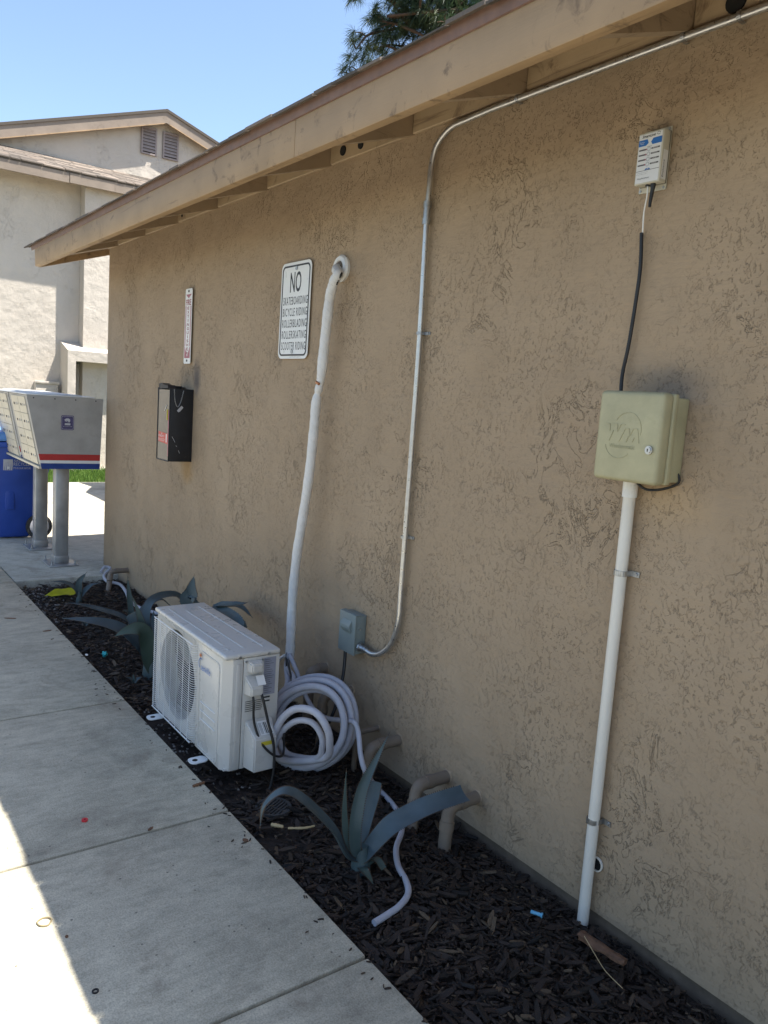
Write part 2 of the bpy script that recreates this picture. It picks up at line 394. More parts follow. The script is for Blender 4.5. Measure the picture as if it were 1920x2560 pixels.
# planting bed soil, gently uneven
vs, fs = [], []; nx, ny = 220, 30
for i in range(nx+1):
    for j in range(ny+1):
        x = -6.13+i*8.2/nx; y = EDGE+.0+j*(-EDGE+.02)/ny
        vs.append((x, y, -.045+.02*noise.noise(V((x*3, y*3, 0)))+.008*noise.noise(V((x*14, y*14, 3)))-dip(x, y)))
for i in range(nx):
    for j in range(ny):
        a = i*(ny+1)+j; fs.append((a, a+ny+1, a+ny+2, a+1))
struct(raw('planting_bed', vs, fs, M['soil'], smooth=80))
# mulch chips: uncountable
vs, fs, tint = [], [], []
def chip(x, y, z, L, wd, th, yaw_, tx, ty, tn):
    m3 = Matrix.Rotation(yaw_, 3, 'Z') @ Matrix.Rotation(ty, 3, 'Y') @ Matrix.Rotation(tx, 3, 'X')
    b0 = len(vs); j = random.uniform
    prof = [(-.5, .35*j(.5, 1)), (-.2, .5*j(.8, 1.1)), (.22, .5*j(.8, 1.1)), (.5, .3*j(.3, 1))]
    for (u, hw) in prof:
        for s, h in ((-1, -.5), (1, -.5), (1, .5), (-1, .5)):
            q = m3 @ V((u*L, s*hw*wd+u*wd*j(-.1, .1), h*th)); vs.append((x+q.x, y+q.y, z+q.z)); tint.append(tn)
    for k in range(3):
        a = b0+4*k
        for e in range(4): fs.append((a+e, a+(e+1) % 4, a+4+(e+1) % 4, a+4+e))
    fs.append((b0, b0+3, b0+2, b0+1)); fs.append((b0+12, b0+13, b0+14, b0+15))
for i in range(46000):
    near = random.random() < .62
    x = random.uniform(-2.8, .4) if near else random.uniform(-6.1, -2.6)
    y = random.uniform(EDGE+.012, -.01)
    if -3.45 < x < -2.55 and y < -.42 and random.random() < .82: continue       # bare soil round the heat pump
    if x < -5.5 and y < -.45 and random.random() < .5: continue
    if noise.noise(V((x*2.5, y*2.5, 9))) > .42 and random.random() < .6: continue
    big = random.random()
    L = random.uniform(.007, .024) if big < .82 else random.uniform(.026, .07)
    wd = L*random.uniform(.12, .42); wd = max(.003, min(wd, .016))
    chip(x, y, -.034+random.uniform(0, .028)-dip(x, y), L, wd, wd*random.uniform(.25, .5), random.uniform(0, math.pi*2), random.uniform(-.5, .5), random.uniform(-.32, .32), min(1, max(0, random.gauss(.40, .24))) if random.random() < .95 else 1.)
for i in range(110):                                  # a few splinters kicked on to the path
    x = random.uniform(-6, -.6); y = EDGE-abs(random.gauss(0, .035))-.003; L = random.uniform(.006, .02)
    chip(x, y, SZ+.002, L, L*.3, L*.12, random.uniform(0, 6.28), 0, 0, random.random())
o = struct(raw('mulch', vs, fs, M['mulch'], tint=tint), 'stuff'); o['label'] = 'dark brown bark mulch filling the bed along the wall'
# pebbles at the far end of the bed and round the heat pump
b = B()
for i in range(300):
    if i < 190: x, y = random.uniform(-6.05, -5.1), EDGE+.02+abs(random.gauss(0, .12))
    else: x, y = random.uniform(-3.6, -2.6), random.uniform(EDGE+.02, -.55)
    lumpy(b, (x, y, -.025), random.uniform(.006, .015 if i < 190 else .007), i, 1, .3, (1, random.uniform(.6, 1), .6))
o = struct(mk('pebbles', b, M['pebble'], smooth=60), 'stuff'); o['label'] = 'grey pebbles mixed into the far corner of the bed'
# grass blades
vs, fs, tint = [], [], []
for i in range(9000):
    x = random.uniform(-13.78, -12.1); y = random.uniform(-.4, 2.6); h = random.uniform(.04, .12); a = random.uniform(0, 6.28); l = random.uniform(0, .05)
    dx, dy = math.cos(a), math.sin(a); tn = random.random(); b0 = len(vs)
    vs += [(x-dy*.005, y+dx*.005, 0), (x+dy*.005, y-dx*.005, 0), (x+dx*l*.4, y+dy*l*.4, h*.6), (x+dx*l, y+dy*l, h)]
    fs += [(b0, b0+1, b0+2), (b0+1, b0+3, b0+2)]; tint += [tn]*4
o = struct(raw('grass', vs, fs, M['grassm'], tint=tint), 'stuff'); o['label'] = 'sunlit green grass strip in front of the far building'

# ================================================================= NEAR BUILDING
WX = -6.545; TOPZ = 2.555; SL = 1/3.
bld = empty('stucco_building', (WX, 0, 0), 'long tan stucco building in shade with a low shingled eave', 'building')
b = B(); D = 8.
# stucco body with gable end
for_pts = [(0, -.022), (0, TOPZ), (D/2, TOPZ+SL*D/2), (D, TOPZ), (D, -.022)]
poly(b, [(WX, y, z) for y, z in for_pts], (10.5, 0, 0))
ed = [e for e in b.edges if abs(e.verts[0].co.x-WX) < .01 and abs(e.verts[1].co.x-WX) < .01 and abs(e.verts[0].co.y) < .01 and abs(e.verts[1].co.y) < .01]
bmesh.ops.bevel(b, geom=ed, offset=.02, segments=4, affect='EDGES', profile=.5)
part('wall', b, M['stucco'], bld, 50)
b = B(); box(b, (WX+.012, .012, -.15), (WX+10.4, D-.01, -.022)); part('foundation', b, M['base'], bld)
# blocking between rafters with bored vent holes
RX = [-1.415-.6115*i for i in range(-4, 10)]
hole_blocks = {3: (.16, .30), 6: (.0, 0)}
FY0, FY1 = -.49, -.452       # fascia front and back
rend = -6.83
RXs = [x for x in RX if x > -6.5]
for x in RXs:
    b = B(); y1 = FY1-.002
    pts = [(.35, TOPZ+SL*.35), (y1, TOPZ+SL*y1), (y1, TOPZ+SL*y1+.128), (.35, TOPZ+SL*.35+.128)]
    poly(b, [(x-.019, y, z) for y, z in pts], (.038, 0, 0)); part('rafter', b, M['rafter'], bld)
edges = sorted(RXs)
segs = [(WX-.0, edges[0]-.021)]+[(a+.021, c-.021) for a, c in zip(edges[:-1], edges[1:])]
vented = (5, 2, 8, 4)
for i, (a, c) in enumerate(segs):
    b = B(); box(b, (a, -.012+random.uniform(-.002, .002), TOPZ+.001), (c, .03, TOPZ+.132), .003, 1)
    bl = part('blocking', b, M['block'], bld)
vent_px = [(740, 325, .021), (778, 312, .018), (393, 464, .013), (1589, 2, .028)]
for vx, vy, rr in vent_px:
    c = Wd(vx, vy, -.016); b = B(); cyl(b, (c.x, -.0165, c.z), (c.x, .01, c.z), rr, 20); part('vent_hole', b, M['dark'], bld)
# roof sheathing seen from below, fascia, drip edge, barge board
for sgn in (1,):
    b = B(); zz = lambda y: TOPZ+SL*y+.129
    poly(b, [(-6.98, FY1, zz(FY1)), (-6.98, D/2, zz(D/2)), (-6.98, D/2, zz(D/2)+.015), (-6.98, FY1, zz(FY1)+.015)], (11, 0, 0))
    part('sheathing', b, M['rafter'], bld)
b = B(); fz = TOPZ+SL*FY1+.128
cuts = [rend, Wd(636, 310, FY0).x, 3.9]
for i, (a, c) in enumerate(zip(cuts[:-1], cuts[1:])):
    bb = B(); box(bb, (a+.0008, FY0, 2.374), (c-.0008, FY1, 2.519), .004, 2)
    if i == 0:
        for v in bb.verts:
            if v.co.x < rend+.02: v.co.x += (2.519-v.co.z)*.25+.012*math.sin(v.co.z*160)
    part('fascia', bb, M['fascia'], bld)
b = B()
xs = [-6.9+i*.1 for i in range(108)]
for x0, x1 in zip(xs[:-1], xs[1:]):
    d0 = .0025*noise.noise(V((x0*3, 0, 0))); d1 = .0025*noise.noise(V((x1*3, 0, 0)))
    v = [b.verts.new(p) for p in ((x0, FY0-.006+d0, 2.507), (x1, FY0-.006+d1, 2.507), (x1, FY0-.012+d1, 2.551), (x0, FY0-.012+d0, 2.551), (x1, FY1, 2.562), (x0, FY1, 2.562), (x1, FY0-.001, 2.505), (x0, FY0-.001, 2.505))]
    b.faces.new((v[0], v[1], v[2], v[3])); b.faces.new((v[3], v[2], v[4], v[5])); b.faces.new((v[7], v[6], v[1], v[0]))
bmesh.ops.remove_doubles(b, verts=b.verts, dist=.0001)
part('drip_edge', b, M['drip'], bld, 50)
b = B()
zb = lambda y: TOPZ+SL*y
poly(b, [(rend, FY1, zb(FY1)-.03), (rend, FY1, zb(FY1)+.125), (rend, D/2, zb(D/2)+.125), (rend, D/2, zb(D/2)-.03)], (.038, 0, 0))
part('barge_board', b, M['fascia'], bld)
b = B(); poly(b, [(rend+.05, FY1-.0, zb(FY1)+.02), (rend+.05, FY1, zb(FY1)+.035), (rend+.05, .5, zb(.5)+.035), (rend+.05, .5, zb(.5)+.02)], (.24, 0, 0)); part('soffit_strip', b, M['rafter'], bld)
# shingles: two roof planes plus ragged courses at the eave
vs, fs, tint = [], [], []
def sh(x0, x1, y0, y1, dz, th, tn):
    def zt(y): return TOPZ+SL*(y if y < D/2 else D-y)+.147
    b0 = len(vs)
    for (x, y) in ((x0, y0), (x1, y0), (x1, y1), (x0, y1)):
        vs.append((x, y, zt(y)+dz)); vs.append((x, y, zt(y)+dz+th)); tint.extend((tn, tn))
    for q in ((0, 2, 4, 6), (1, 7, 5, 3), (0, 1, 3, 2), (2, 3, 5, 4), (4, 5, 7, 6), (6, 7, 1, 0)): fs.append(tuple(b0+k for k in q))
sh(-7.0, 4., FY0-.005, D/2, .0, .004, .4); sh(-7.0, 4., D/2+.001, D+.5, .0, .004, .4)
course = .14; y = FY0-.03; row = 0
while y < 3.9:
    x = -7.03-random.uniform(0, .1)
    while x < 4:
        wd_ = random.choice((.16, .22, .3, .12)); 
        sh(max(x, -7.03-random.uniform(0, .015)), x+wd_-.004, y-random.uniform(0, .008 if row < 2 else .012), y+course*1.4, .005+random.uniform(0, .004), random.uniform(.005, .013), random.random())
        x += wd_
    y += course if row else .03; row += 1
ob = raw('shingles', vs, fs, M['shingle'], tint=tint); under(ob, bld)

# ================================================================= FAR APARTMENT BUILDING
far = empty('apartment_building', (-14.2, 1.8, 0), 'cream two storey gabled building in the sunlit background', 'building')
XB, XA = -14.35, -14.08           # left wall, right wall that stands forward
b = B(); box(b, (XB-4, -6, 0), (XB, 1.84, 4.9)); part('wall', b, M['stucco_far'], far, None, 'left wall half covered by the eave shadow')
b = B(); box(b, (XB-4, 1.842, 0), (XA, 9, 4.9)); part('wall', b, M['stucco_far'], far, None)
# upper gable wall
XU = -15.6
rp = XP(419, 272, XU+.20); yr, zr = rp.y, rp.z-.05
b = B(); poly(b, [(XU, yr-6, 4.7), (XU, yr-6, zr-2.05), (XU, yr, zr-.05), (XU, yr+6, zr-2.05), (XU, yr+6, 4.7)], (-3, 0, 0)); part('gable_wall', b, M['stucco_far'], far, None)
# upper roof with rake overhang
for s in (-1, 1):
    b = B(); L = 6.4; q = lambda t, dz: (XU+.20, yr+s*t, zr-t*SL+dz)
    poly(b, [q(0, 0), q(L, 0), q(L, .05), q(0, .05)], (-4, 0, 0)); part('roof', b, M['drip'] if 0 else M['shingle'], far, None)
    b = B(); q = lambda t, dz: (XU+.18, yr+s*t, zr-t*SL+dz)
    poly(b, [q(0 if s < 0 else .0, -.2), q(L, -.2), q(L, -.001), q(0, -.001)], (-.04, 0, 0)); part('rake_board', b, M['fascia_far'], far, None)
    b = B(); q = lambda t, dz: (XU+.175, yr+s*t, zr-t*SL+dz)
    poly(b, [q(.05, -.215), q(L, -.215), q(L, -.2), q(.05, -.2)], (.03, 0, 0)); part('rake_trim', b, M['fascia'], far, None)
# lower roof
XE = -13.93; ze = XP(150, 452, XE).z
b = B(); zt = lambda x: ze+.16+(XE-x)*SL
poly(b, [(XE, -6, zt(XE)), (XU, -6, zt(XU)), (XU, -6, zt(XU)+.04), (XE, -6, zt(XE)+.04)], (0, 15, 0)); bmesh.ops.recalc_face_normals(b, faces=b.faces)
lr = part('lower_roof', b, M['shingle'], far, None)
vs, fs, tint = [], [], []
for row in range(13):
    y = -3.
    while y < 5:
        L = random.choice((.15, .25, .33)); x0 = XE+.02-row*.135; z0 = zt(x0)+.045+random.uniform(0, .008); x1 = x0-.17; b0 = len(vs); tn = random.random()
        vs += [(x0, y, z0), (x0, y+L-.01, z0), (x1, y+L-.01, zt(x1)+.044), (x1, y, zt(x1)+.044), (x0, y, z0-.02), (x0, y+L-.01, z0-.02)]
        fs += [(b0, b0+1, b0+2, b0+3), (b0, b0+4, b0+5, b0+1)]; tint += [tn]*6; y += L
o = raw('roof_shingles', vs, fs, M['shingle'], tint=tint); under(o, far)
b = B(); box(b, (XE-.04, -6, ze), (XE, 1.55, ze+.155)); part('fascia', b, M['fascia_far'], far, None)
b = B(); box(b, (XE-.04, 1.56, ze+.005), (XE+.004, 9, ze+.155)); part('fascia', b, M['fascia_far'], far, None)
b = B(); box(b, (XB-.3, -6, ze+.16), (XE-.045, 9, ze+.175)); part('soffit', b, M['stucco_far'], far, None)
# louvred gable vents
for (x0, y0, x1, y1) in ((353, 314, 390, 392), (407, 329, 444, 405)):
    a = XP(x0, y0, XU); c = XP(x1, y1, XU)
    vt = empty('gable_vent', (XU, 0, 0), '', ''); del vt['label'], vt['category']; vt.parent = far; vt.location = V((XU+.01, a.y, c.z))-far.location
    def vp(nm, bm, mt):
        oo = mk(nm, bm, mt, None, None); oo.data.transform(Matrix.Translation(-(V(vt.location)+V(far.location)))); oo.parent = vt
    wv_ = c.y-a.y; hv = a.z-c.z
    b = B(); box(b, (XU+.002, a.y, c.z), (XU+.008, c.y, a.z)); vp('vent_back', b, M['dark'])
    b = B()
    for (l, h) in (((a.y, c.z), (a.y+.03, a.z)), ((c.y-.03, c.z), (c.y, a.z)), ((a.y+.03, c.z), (c.y-.03, c.z+.03)), ((a.y+.03, a.z-.03), (c.y-.03, a.z))):
        box(b, (XU+.003, l[0], l[1]), (XU+.035, h[0], h[1]))
    vp('vent_frame', b, M['louver'])
    b = B()
    for k in range(7):
        z = c.z+.05+k*(hv-.08)/7
        poly(b, [(XU+.035, a.y+.03, z), (XU+.012, a.y+.03, z+.05), (XU+.012, a.y+.03, z+.058), (XU+.035, a.y+.03, z+.012)], (0, wv_-.06, 0))
    vp('slat', b, M['louver'])
# entry surround with sloping cap, doors inside
XS = XB+.5
p0 = XP(170, 875, XS); p1 = XP(245, 885, XS); yS, zS = p0.y, p0.z
b = B()
poly(b, [(XB-.02, yS, 0.03), (XS, yS, 0.03), (XS, yS, zS), (XB-.02, yS, zS+.16)], (0, .13, 0))
poly(b, [(XB-.02, yS+.13, zS-.17), (XS, yS+.13, zS-.17), (XS, yS+.13, zS), (XB-.02, yS+.13, zS+.16)], (0, 3.4, 0))
part('entry_surround', b, M['stucco_far'], far, None)
b = B(); box(b, (XB+.02, yS+.13, .04), (XB+.06, yS+.95, zS-.18)); dr = part('door', b, M['door_far'], far, None)
b = B(); box(b, (XB+.02, yS+.98, .04), (XB+.08, yS+2.4, zS-.18)); part('door', b, M['door_far'], far, None)
b = B(); box(b, (XB+.06, yS+.13, zS-.21), (XB+.13, yS+3.3, zS-.172)); box(b, (XB+.06, yS+.95, .04), (XB+.10, yS+.975, zS-.21)); part('door_frame', b, M['discon'], far, None)
# meter box on the far wall
a = XP(84, 953, XB); c = XP(139, 995, XB)
mb = empty('utility_box', (XB, a.y, c.z-.1), 'cream utility box on the far wall above the mailboxes', 'utility box')
b = B(); box(b, (XB+.001, a.y, c.z-.35), (XB+.16, c.y, a.z), .006); part('housing', b, M['stucco_far'], mb)
b = B(); box(b, (XB+.16, a.y-.02, a.z-.03), (XB+.18, c.y+.02, a.z+.015), .004); part('lid', b, M['stucco_far'], mb)

# unseen roof on posts, added behind the near building to shade the far pad
cp = empty('shade_caster', (-9.6, 2.2, 0), 'flat unseen roof on posts added behind the near building to cast shade', 'shade_caster')
b = B(); poly(b, [(-7.75, 2.0, 2.45), (-10.3, 2.0, 2.45), (-10.9, 2.25, 2.45), (-11.4, 2.2, 2.45), (-11.4, 5.5, 2.45), (-7.75, 5.5, 2.45)], (0, 0, .14)); part('roof', b, M['fascia'], cp, None)
for x, y in ((-7.9, 2.3), (-11.2, 2.5), (-7.9, 5.3), (-11.2, 5.3)):
    b = B(); box(b, (x-.05, y-.05, 0), (x+.05, y+.05, 2.448), .005); part('post', b, M['steel'], cp)

# ================================================================= PINE TREE
def P3(x, y, d): return CAM+ray(x, y).normalized()*d
tb = P3(1330, 60, 21); base = V((tb.x, tb.y, 0))
tree = empty('pine_tree', base, 'tall dark pine rising behind the near roof', 'tree')
top = V((tb.x+.2, tb.y, tb.z+4))
b = B(); sweep(b, catmull([base, base+V((.1, 0, 4)), V((tb.x, tb.y, tb.z-1)), top], 6), lambda i, t: .28*(1-.75*t)+.03, 10)
part('trunk', b, M['bark'], tree, 60)
b = B(); tips = []
hubs = []
def limb(a, c, r0, depth):
    mid = (a+c)/2+V((random.uniform(-.15, .15), random.uniform(-.15, .15), random.uniform(-.05, .25)))*(a-c).length*.5
    pts = catmull([a, mid, c], 5); sweep(b, pts, lambda i, t: r0*(1-.7*t)+.004, 6, False)
    if depth == 0: tips.append(c); tips.append(mid*.4+c*.6); return
    n = 5 if depth == 2 else 4
    for k in range(n):
        p = pts[int((.35+.65*(k+1)/n)*(len(pts)-1))]
        d = (c-a).normalized()*.55+V((random.gauss(0, .6), random.gauss(0, .6), random.gauss(0, .5)))
        limb(p, p+d.normalized()*(c-a).length*random.uniform(.2, .36), r0*.45, depth-1)
for (x, y, d) in ((970, 40, 19.8), (985, -60, 21), (1010, 140, 20.4), (950, 150, 20.6), (940, 80, 20.3), (1060, 30, 21), (930, -20, 20.5), (1040, 80, 20), (1120, 70, 20), (1040, -140, 20.4), (1200, 20, 19.8), (1090, 130, 21.5), (1150, -120, 21), (1250, -60, 21), (1420, -100, 22), (1500, 30, 23), (1380, -300, 22), (1180, -320, 21.5)):
    h = max(0, 40-y)*.004; a = V((tb.x+.05, tb.y, tb.z+random.uniform(-1.3, .9)-(y*.004)))
    limb(a, P3(x, y, d), .07, 2)
part('limbs', b, M['bark'], tree, 60)
vs, fs, tint = [], [], []
for c in tips:
    for s_ in range(2):
        c2 = c+V((random.gauss(0, .12), random.gauss(0, .12), random.gauss(0, .1)))
        ax = V((random.gauss(0, 1), random.gauss(0, 1), random.gauss(-.1, .6))).normalized(); tn0 = random.random()*.8
        for k in range(48):
            d = (ax*.7+V((random.gauss(0, 1), random.gauss(0, 1), random.gauss(0, 1))).normalized()).normalized()
            L = random.uniform(.17, .33); sd = d.cross(V((.3, .5, 1))).normalized()*.0042
            p = c2; q = c2+d*L+V((0, 0, -L*.22)); md = c2+d*L*.55; b0 = len(vs)
            vs += [tuple(p-sd), tuple(p+sd), tuple(md+sd), tuple(md-sd), tuple(q)]
            fs += [(b0, b0+1, b0+2, b0+3), (b0+3, b0+2, b0+4)]; tint += [min(1, tn0*.9+random.random()*.25)]*5
o = raw('crown', vs, fs, M['needle'], tint=tint); under(o, tree)

# ================================================================= MAILBOXES
def mailbox(x1, label):
    """cluster box whose slanted front faces -Y; x1 is the end nearest the camera"""
    Lx = .70; x0 = x1-Lx+.004
    t = empty('cluster_mailbox', (x1-.13, -.33, SZ), label, 'mailbox', 'cluster mailboxes on square posts')
    prof = [(-.492, .83), (-.604, 1.378), (-.045, 1.378), (-.06, .83)]
    b = B(); poly(b, [(x0, y, z) for y, z in prof], (Lx-.004, 0, 0)); part('body', b, M['mail'], t)
    b = B(); poly(b, [(x1, y, z) for y, z in ((-.497, .815), (-.61, 1.381), (-.035, 1.381), (-.055, .815))], (.012, 0, 0)); sp_ = part('side_panel', b, M['mail'], t)
    b = B(); box(b, (x0-.005, -.615, 1.382), (x1+.014, -.10, 1.392), .003); box(b, (x0, -.52, 1.393), (x1-.02, -.2, 1.400), .003); part('top_cover', b, M['acw'], t)
    b = B(); box(b, (x1+.013, -.607, 1.345), (x1+.0155, -.04, 1.380)); part('top_flange', b, M['mail'], t)
    for k in range(4):
        b = B(); c = V((x1+.016, -.56+k*.155, 1.362)); cyl(b, c, c+V((.003, 0, 0)), .005, 10); part('rivet', b, M['blackpaint'], t)
    for nm, za, zb_, mt in (('red_stripe', .884, .932, 'usred'), ('white_stripe', .86, .883, 'acw'), ('blue_stripe', .815, .859, 'usblue')):
        f = lambda z: -.497-(z-.815)*.2
        b = B(); poly(b, [(x1+.0125, f(za), za), (x1+.0125, f(zb_), zb_), (x1+.0125, -.052, zb_), (x1+.0125, -.054, za)], (.0012, 0, 0)); part(nm, b, M[mt], t)
    b = B(); box(b, (x0, -.515, .815), (x1+.002, -.49, .832)); part('front_sill', b, M['maildoor'], t)
    # doors on the slanted front
    n = V((0, -.548, -.112)).normalized(); ey = V((0, -.112, .548)).normalized(); ex = V((1, 0, 0))
    o0 = V((x0, -.494, .838))
    for r_ in range(4):
        for c_ in range(2):
            wd_ = (Lx-.20)/2; ht = .13; cx = x0+.11+c_*(wd_+.004)
            if c_ == 1: cx += .0
            a = o0+ey*(.006+r_*(ht+.004)); a.x = cx
            b = B(); pts = [a, a+ex*(wd_-.004), a+ex*(wd_-.004)+ey*ht, a+ey*ht]; poly(b, pts, n*.006)
            d = part('mail_door', b, M['maildoor'], t)
            for q in (.34, .62, .88):
                b = B(); c = a+ex*(wd_*q)+ey*(ht*.5)+n*.006; cyl(b, c, c+n*.004, .010 if q < .8 else .007, 12)
                kk = mk('lock', b, M['blackpaint'] if q < .5 else M['steel']); kk.data.transform(Matrix.Translation(-t.location)); kk.parent = d
    # post, collar and base plate
    px, py = x1-.135, -.315
    b = B(); box(b, (px-.052, py-.052, SZ+.012), (px+.052, py+.052, .814), .008); po = part('post', b, M['ppost'], t)
    b = B(); box(b, (px-.056, py-.056, SZ+.012), (px+.056, py+.056, SZ+.075), .004); box(b, (px-.14, py-.115, SZ), (px+.14, py+.115, SZ+.012), .003); pl = part('base_plate', b, M['ppost'], t)
    b = B()
    for sx in (-1, 1):
        for sy in (-1, 1): c = V((px+sx*.115, py+sy*.09, SZ+.012)); cyl(b, c, c+V((0, 0, .035)), .007, 8); cyl(b, c, c+V((0, 0, .01)), .014, 6)
    part('anchor_bolt', b, M['steel'], t)
    return t
t1 = mailbox(-6.51, 'grey metal mailbox unit with red and blue stripes and a postal decal')
t2 = mailbox(-7.215, 'grey metal mailbox unit standing directly behind the striped one, by the blue bin')
# postal emblem decal
ec = XP(169, 1057, -6.495); e = B(); X_ = -6.4968
f = lambda u, v: V((X_, ec.y+u, ec.z+v))
poly(e, [f(*p) for p in roundrect(.098, .115, .012)], (.0008, 0, 0)); d1 = part('postal_emblem', e, M['purple'], t1)
e = B(); X_ = -6.4955
poly(e, [f(*p) for p in ((-.027, .022), (-.012, .033), (.006, .035), (.018, .028), (.020, .014), (.010, .000), (.006, .010), (-.004, .016), (-.012, .016), (-.004, .009), (.002, .004), (-.012, .010), (-.024, .014), (-.016, .020))], (.0005, 0, 0))
poly(e, [f(*p) for p in ((-.021, -.004), (.021, -.004), (.021, -.019), (-.021, -.019))], (.0005, 0, 0))
ring(e, roundrect(.088, .103, .01), roundrect(.084, .099, .009), f, (.0005, 0, 0))
for k in range(7): c = -.03+k*.01; poly(e, [f(c-.002, -.031), f(c+.002, -.031), f(c+.002, -.027), f(c-.002, -.027)], (.0005, 0, 0))
part('emblem_print', e, M['labelg'], t1)

# ================================================================= RECYCLING BIN
bn = empty('recycling_bin', (-8.1, -.38, SZ), 'blue wheeled recycling bin behind the mailboxes', 'bin')
b = B()
X1, X0 = -7.80, -8.36
lo = [(X0+.04, -.575), (X1-.02, -.575), (X1-.02, -.30), (X0+.04, -.30)]; hi = [(X0-.02, -.70), (X1+.045, -.70), (X1+.045, -.08), (X0-.02, -.08)]
def loft(bm, A, za, C, zc, r=0):
    a = [bm.verts.new((x, y, za)) for x, y in A]; c = [bm.verts.new((x, y, zc)) for x, y in C]
    n = len(a)
    for i in range(n): bm.faces.new((a[i], a[(i+1) % n], c[(i+1) % n], c[i]))
    bm.faces.new(a[::-1]); bm.faces.new(c)
    return a, c
loft(b, lo, SZ+.01, hi, .90); bmesh.ops.bevel(b, geom=b.edges[:], offset=.03, segments=3, affect='EDGES', profile=.5)
part('body', b, M['binblue'], bn, 50)
b = B(); box(b, (X0-.05, -.75, .875), (X1+.075, -.04, .925), .012); part('rim', b, M['binblue'], bn)
b = B(); poly(b, [(X0-.05, -.78, .935), (X0-.05, -.74, 1.0), (X0-.05, -.25, 1.03), (X0-.05, .0, .955), (X0-.05, .0, .93)], (X1-X0+.14, 0, 0)); bmesh.ops.bevel(b, geom=b.edges[:], offset=.012, segments=2, affect='EDGES'); part('lid', b, M['binlid'], bn)
b = B(); box(b, (X1-.005, -.52, .30), (X1+.012, -.44, .66), .008, rot=Matrix.Rotation(R(-4), 4, 'Y')); part('side_rib', b, M['binblue'], bn)
WC = XP(97, 1318, X1); WY, WZ = WC.y, SZ+.115
for x in (X1-.02, X0+.02):
    b = B(); cyl(b, (x, WY, WZ), (x+.045, WY, WZ), .115, 28); wh = part('wheel', b, M['grate'], bn)
    b = B(); cyl(b, (x-.005, WY, WZ), (x+.052, WY, WZ), .085, 20); hb = part('wheel_hub', b, M['labelg'], bn)
b = B(); box(b, (X0+.06, -.33, WZ-.01), (X1-.06, WY+.02, WZ+.03)); cyl(b, (X0, WY, WZ), (X1, WY, WZ), .012, 10); part('axle', b, M['steel'], bn)
lx = X1+.043; ex = V((0, 1, 0)); tilt = V((.068, 0, .88)).normalized()
def onbin(y, z, off=.002): return V((X1-.02+(z-.03)/.87*.065+off, y, z))
b = B(); poly(b, [onbin(-.54, .665), onbin(-.54, .765), onbin(-.46, .765), onbin(-.46, .665)], (.001, 0, 0)); part('decal', b, M['labelg'], bn)
b = B()
for k in range(5):
    y = -.533+k*.017; poly(b, [onbin(y, .667, .0035), onbin(y+.004, .667, .0035), onbin(y+.012-.005*k, .745, .0035)], (.0005, 0, 0))
part('grass_print', b, M['binblue'], bn)
b = B(); c3 = onbin(-.498, .688, .0042)
for k in range(3):
    a0 = R(90+120*k); pa = V((0, math.cos(a0), math.sin(a0)))*.019; a1 = R(90+120*(k+1)); pb = V((0, math.cos(a1), math.sin(a1)))*.019
    q0 = c3+pa*.82+pb*.18; q1 = c3+pa*.3+pb*.7; sdv = (c3-(q0+q1)/2).normalized()*.006
    poly(b, [q0, q1, q1+sdv*1.6, q0+sdv], (.0006, 0, 0))
part('recycle_symbol', b, M['white'], bn)
text('SAVE & ', onbin(-.395, .752), .11, .02, M['labelg'], bn, ex, tilt, thick=.001)
text('RECYCLE', onbin(-.385, .722), .135, .03, M['labelg'], bn, ex, tilt, thick=.001)
text("IT'S IN OUR NATURE", onbin(-.38, .685), .15, .018, M['labelg'], bn, ex, tilt, thick=.001)

# ================================================================= WALL SIGNS
def sign_frame(c, wd_, ht): return lambda u, v: V((c.x+u, c.y, c.z+v))
sg = empty('prohibition_sign', (-3.48, -.006, 1.93), 'white rectangular NO SKATEBOARDING sign left of the white wrapped hose', 'sign')
c = V((-3.485, -.012, 1.925)); SW, SH = .292, .465
f = sign_frame(c, SW, SH); b = B(); poly(b, [f(*p) for p in roundrect(SW, SH, .032, 8)], (0, .0025, 0)); part('plate', b, M['white'], sg)
b = B(); c2 = c+V((0, -.0012, 0)); f = sign_frame(c2, SW, SH)
ring(b, roundrect(SW-.022, SH-.028, .026, 8), roundrect(SW-.038, SH-.044, .02, 8), f, (0, .0008, 0)); part('border', b, M['black'], sg)
lx = c.x-.0
text('NO', c+V((0, 0, .137)), .108, .098, M['black'], sg, bold=.012)
for k, s in enumerate(('SKATEBOARDING', 'BICYCLE RIDING', 'ROLLERBLADING', 'ROLLERSKATING', 'SCOOTER RIDING')):
    text(s, c+V((.004, 0, .0486-k*.0547)), .240, .039, M['black'], sg, sp=1.2, bold=.003)
text('SAFETY SIGN COMPANY  PRODUCT NO', c+V((.03, 0, -SH/2+.0085)), .11, .003, M['black'], sg)
for dz, dx in ((.202, .004), (-.198, -.004)):
    b = B(); p = c+V((dx, -.001, dz)); cyl(b, p, p+V((0, -.003, 0)), .010, 16); sc_ = part('screw', b, M['steel'], sg)
fs_ = empty('extinguisher_sign', (-4.83, -.005, 1.9), 'narrow upright white and red FIRE EXTINGUISHER sign', 'sign')
c = V((-4.832, -.014, 1.897)); SW, SH = .108, .462
f = sign_frame(c, SW, SH); b = B(); poly(b, [f(*p) for p in roundrect(SW, SH, .012, 5)], (0, .002, 0)); part('plate', b, M['white'], fs_)
f = sign_frame(c+V((0, -.001, 0)), SW, SH); b = B()
poly(b, [f(-.044, .196), f(.044, .196), f(0, .172)], (0, .0006, 0))
poly(b, [f(-.044, -.196), f(-.044, .125), f(-.034, .125), f(-.034, -.12), f(-.042, -.12), f(0, -.19), f(0, -.196)], (0, .0006, 0))
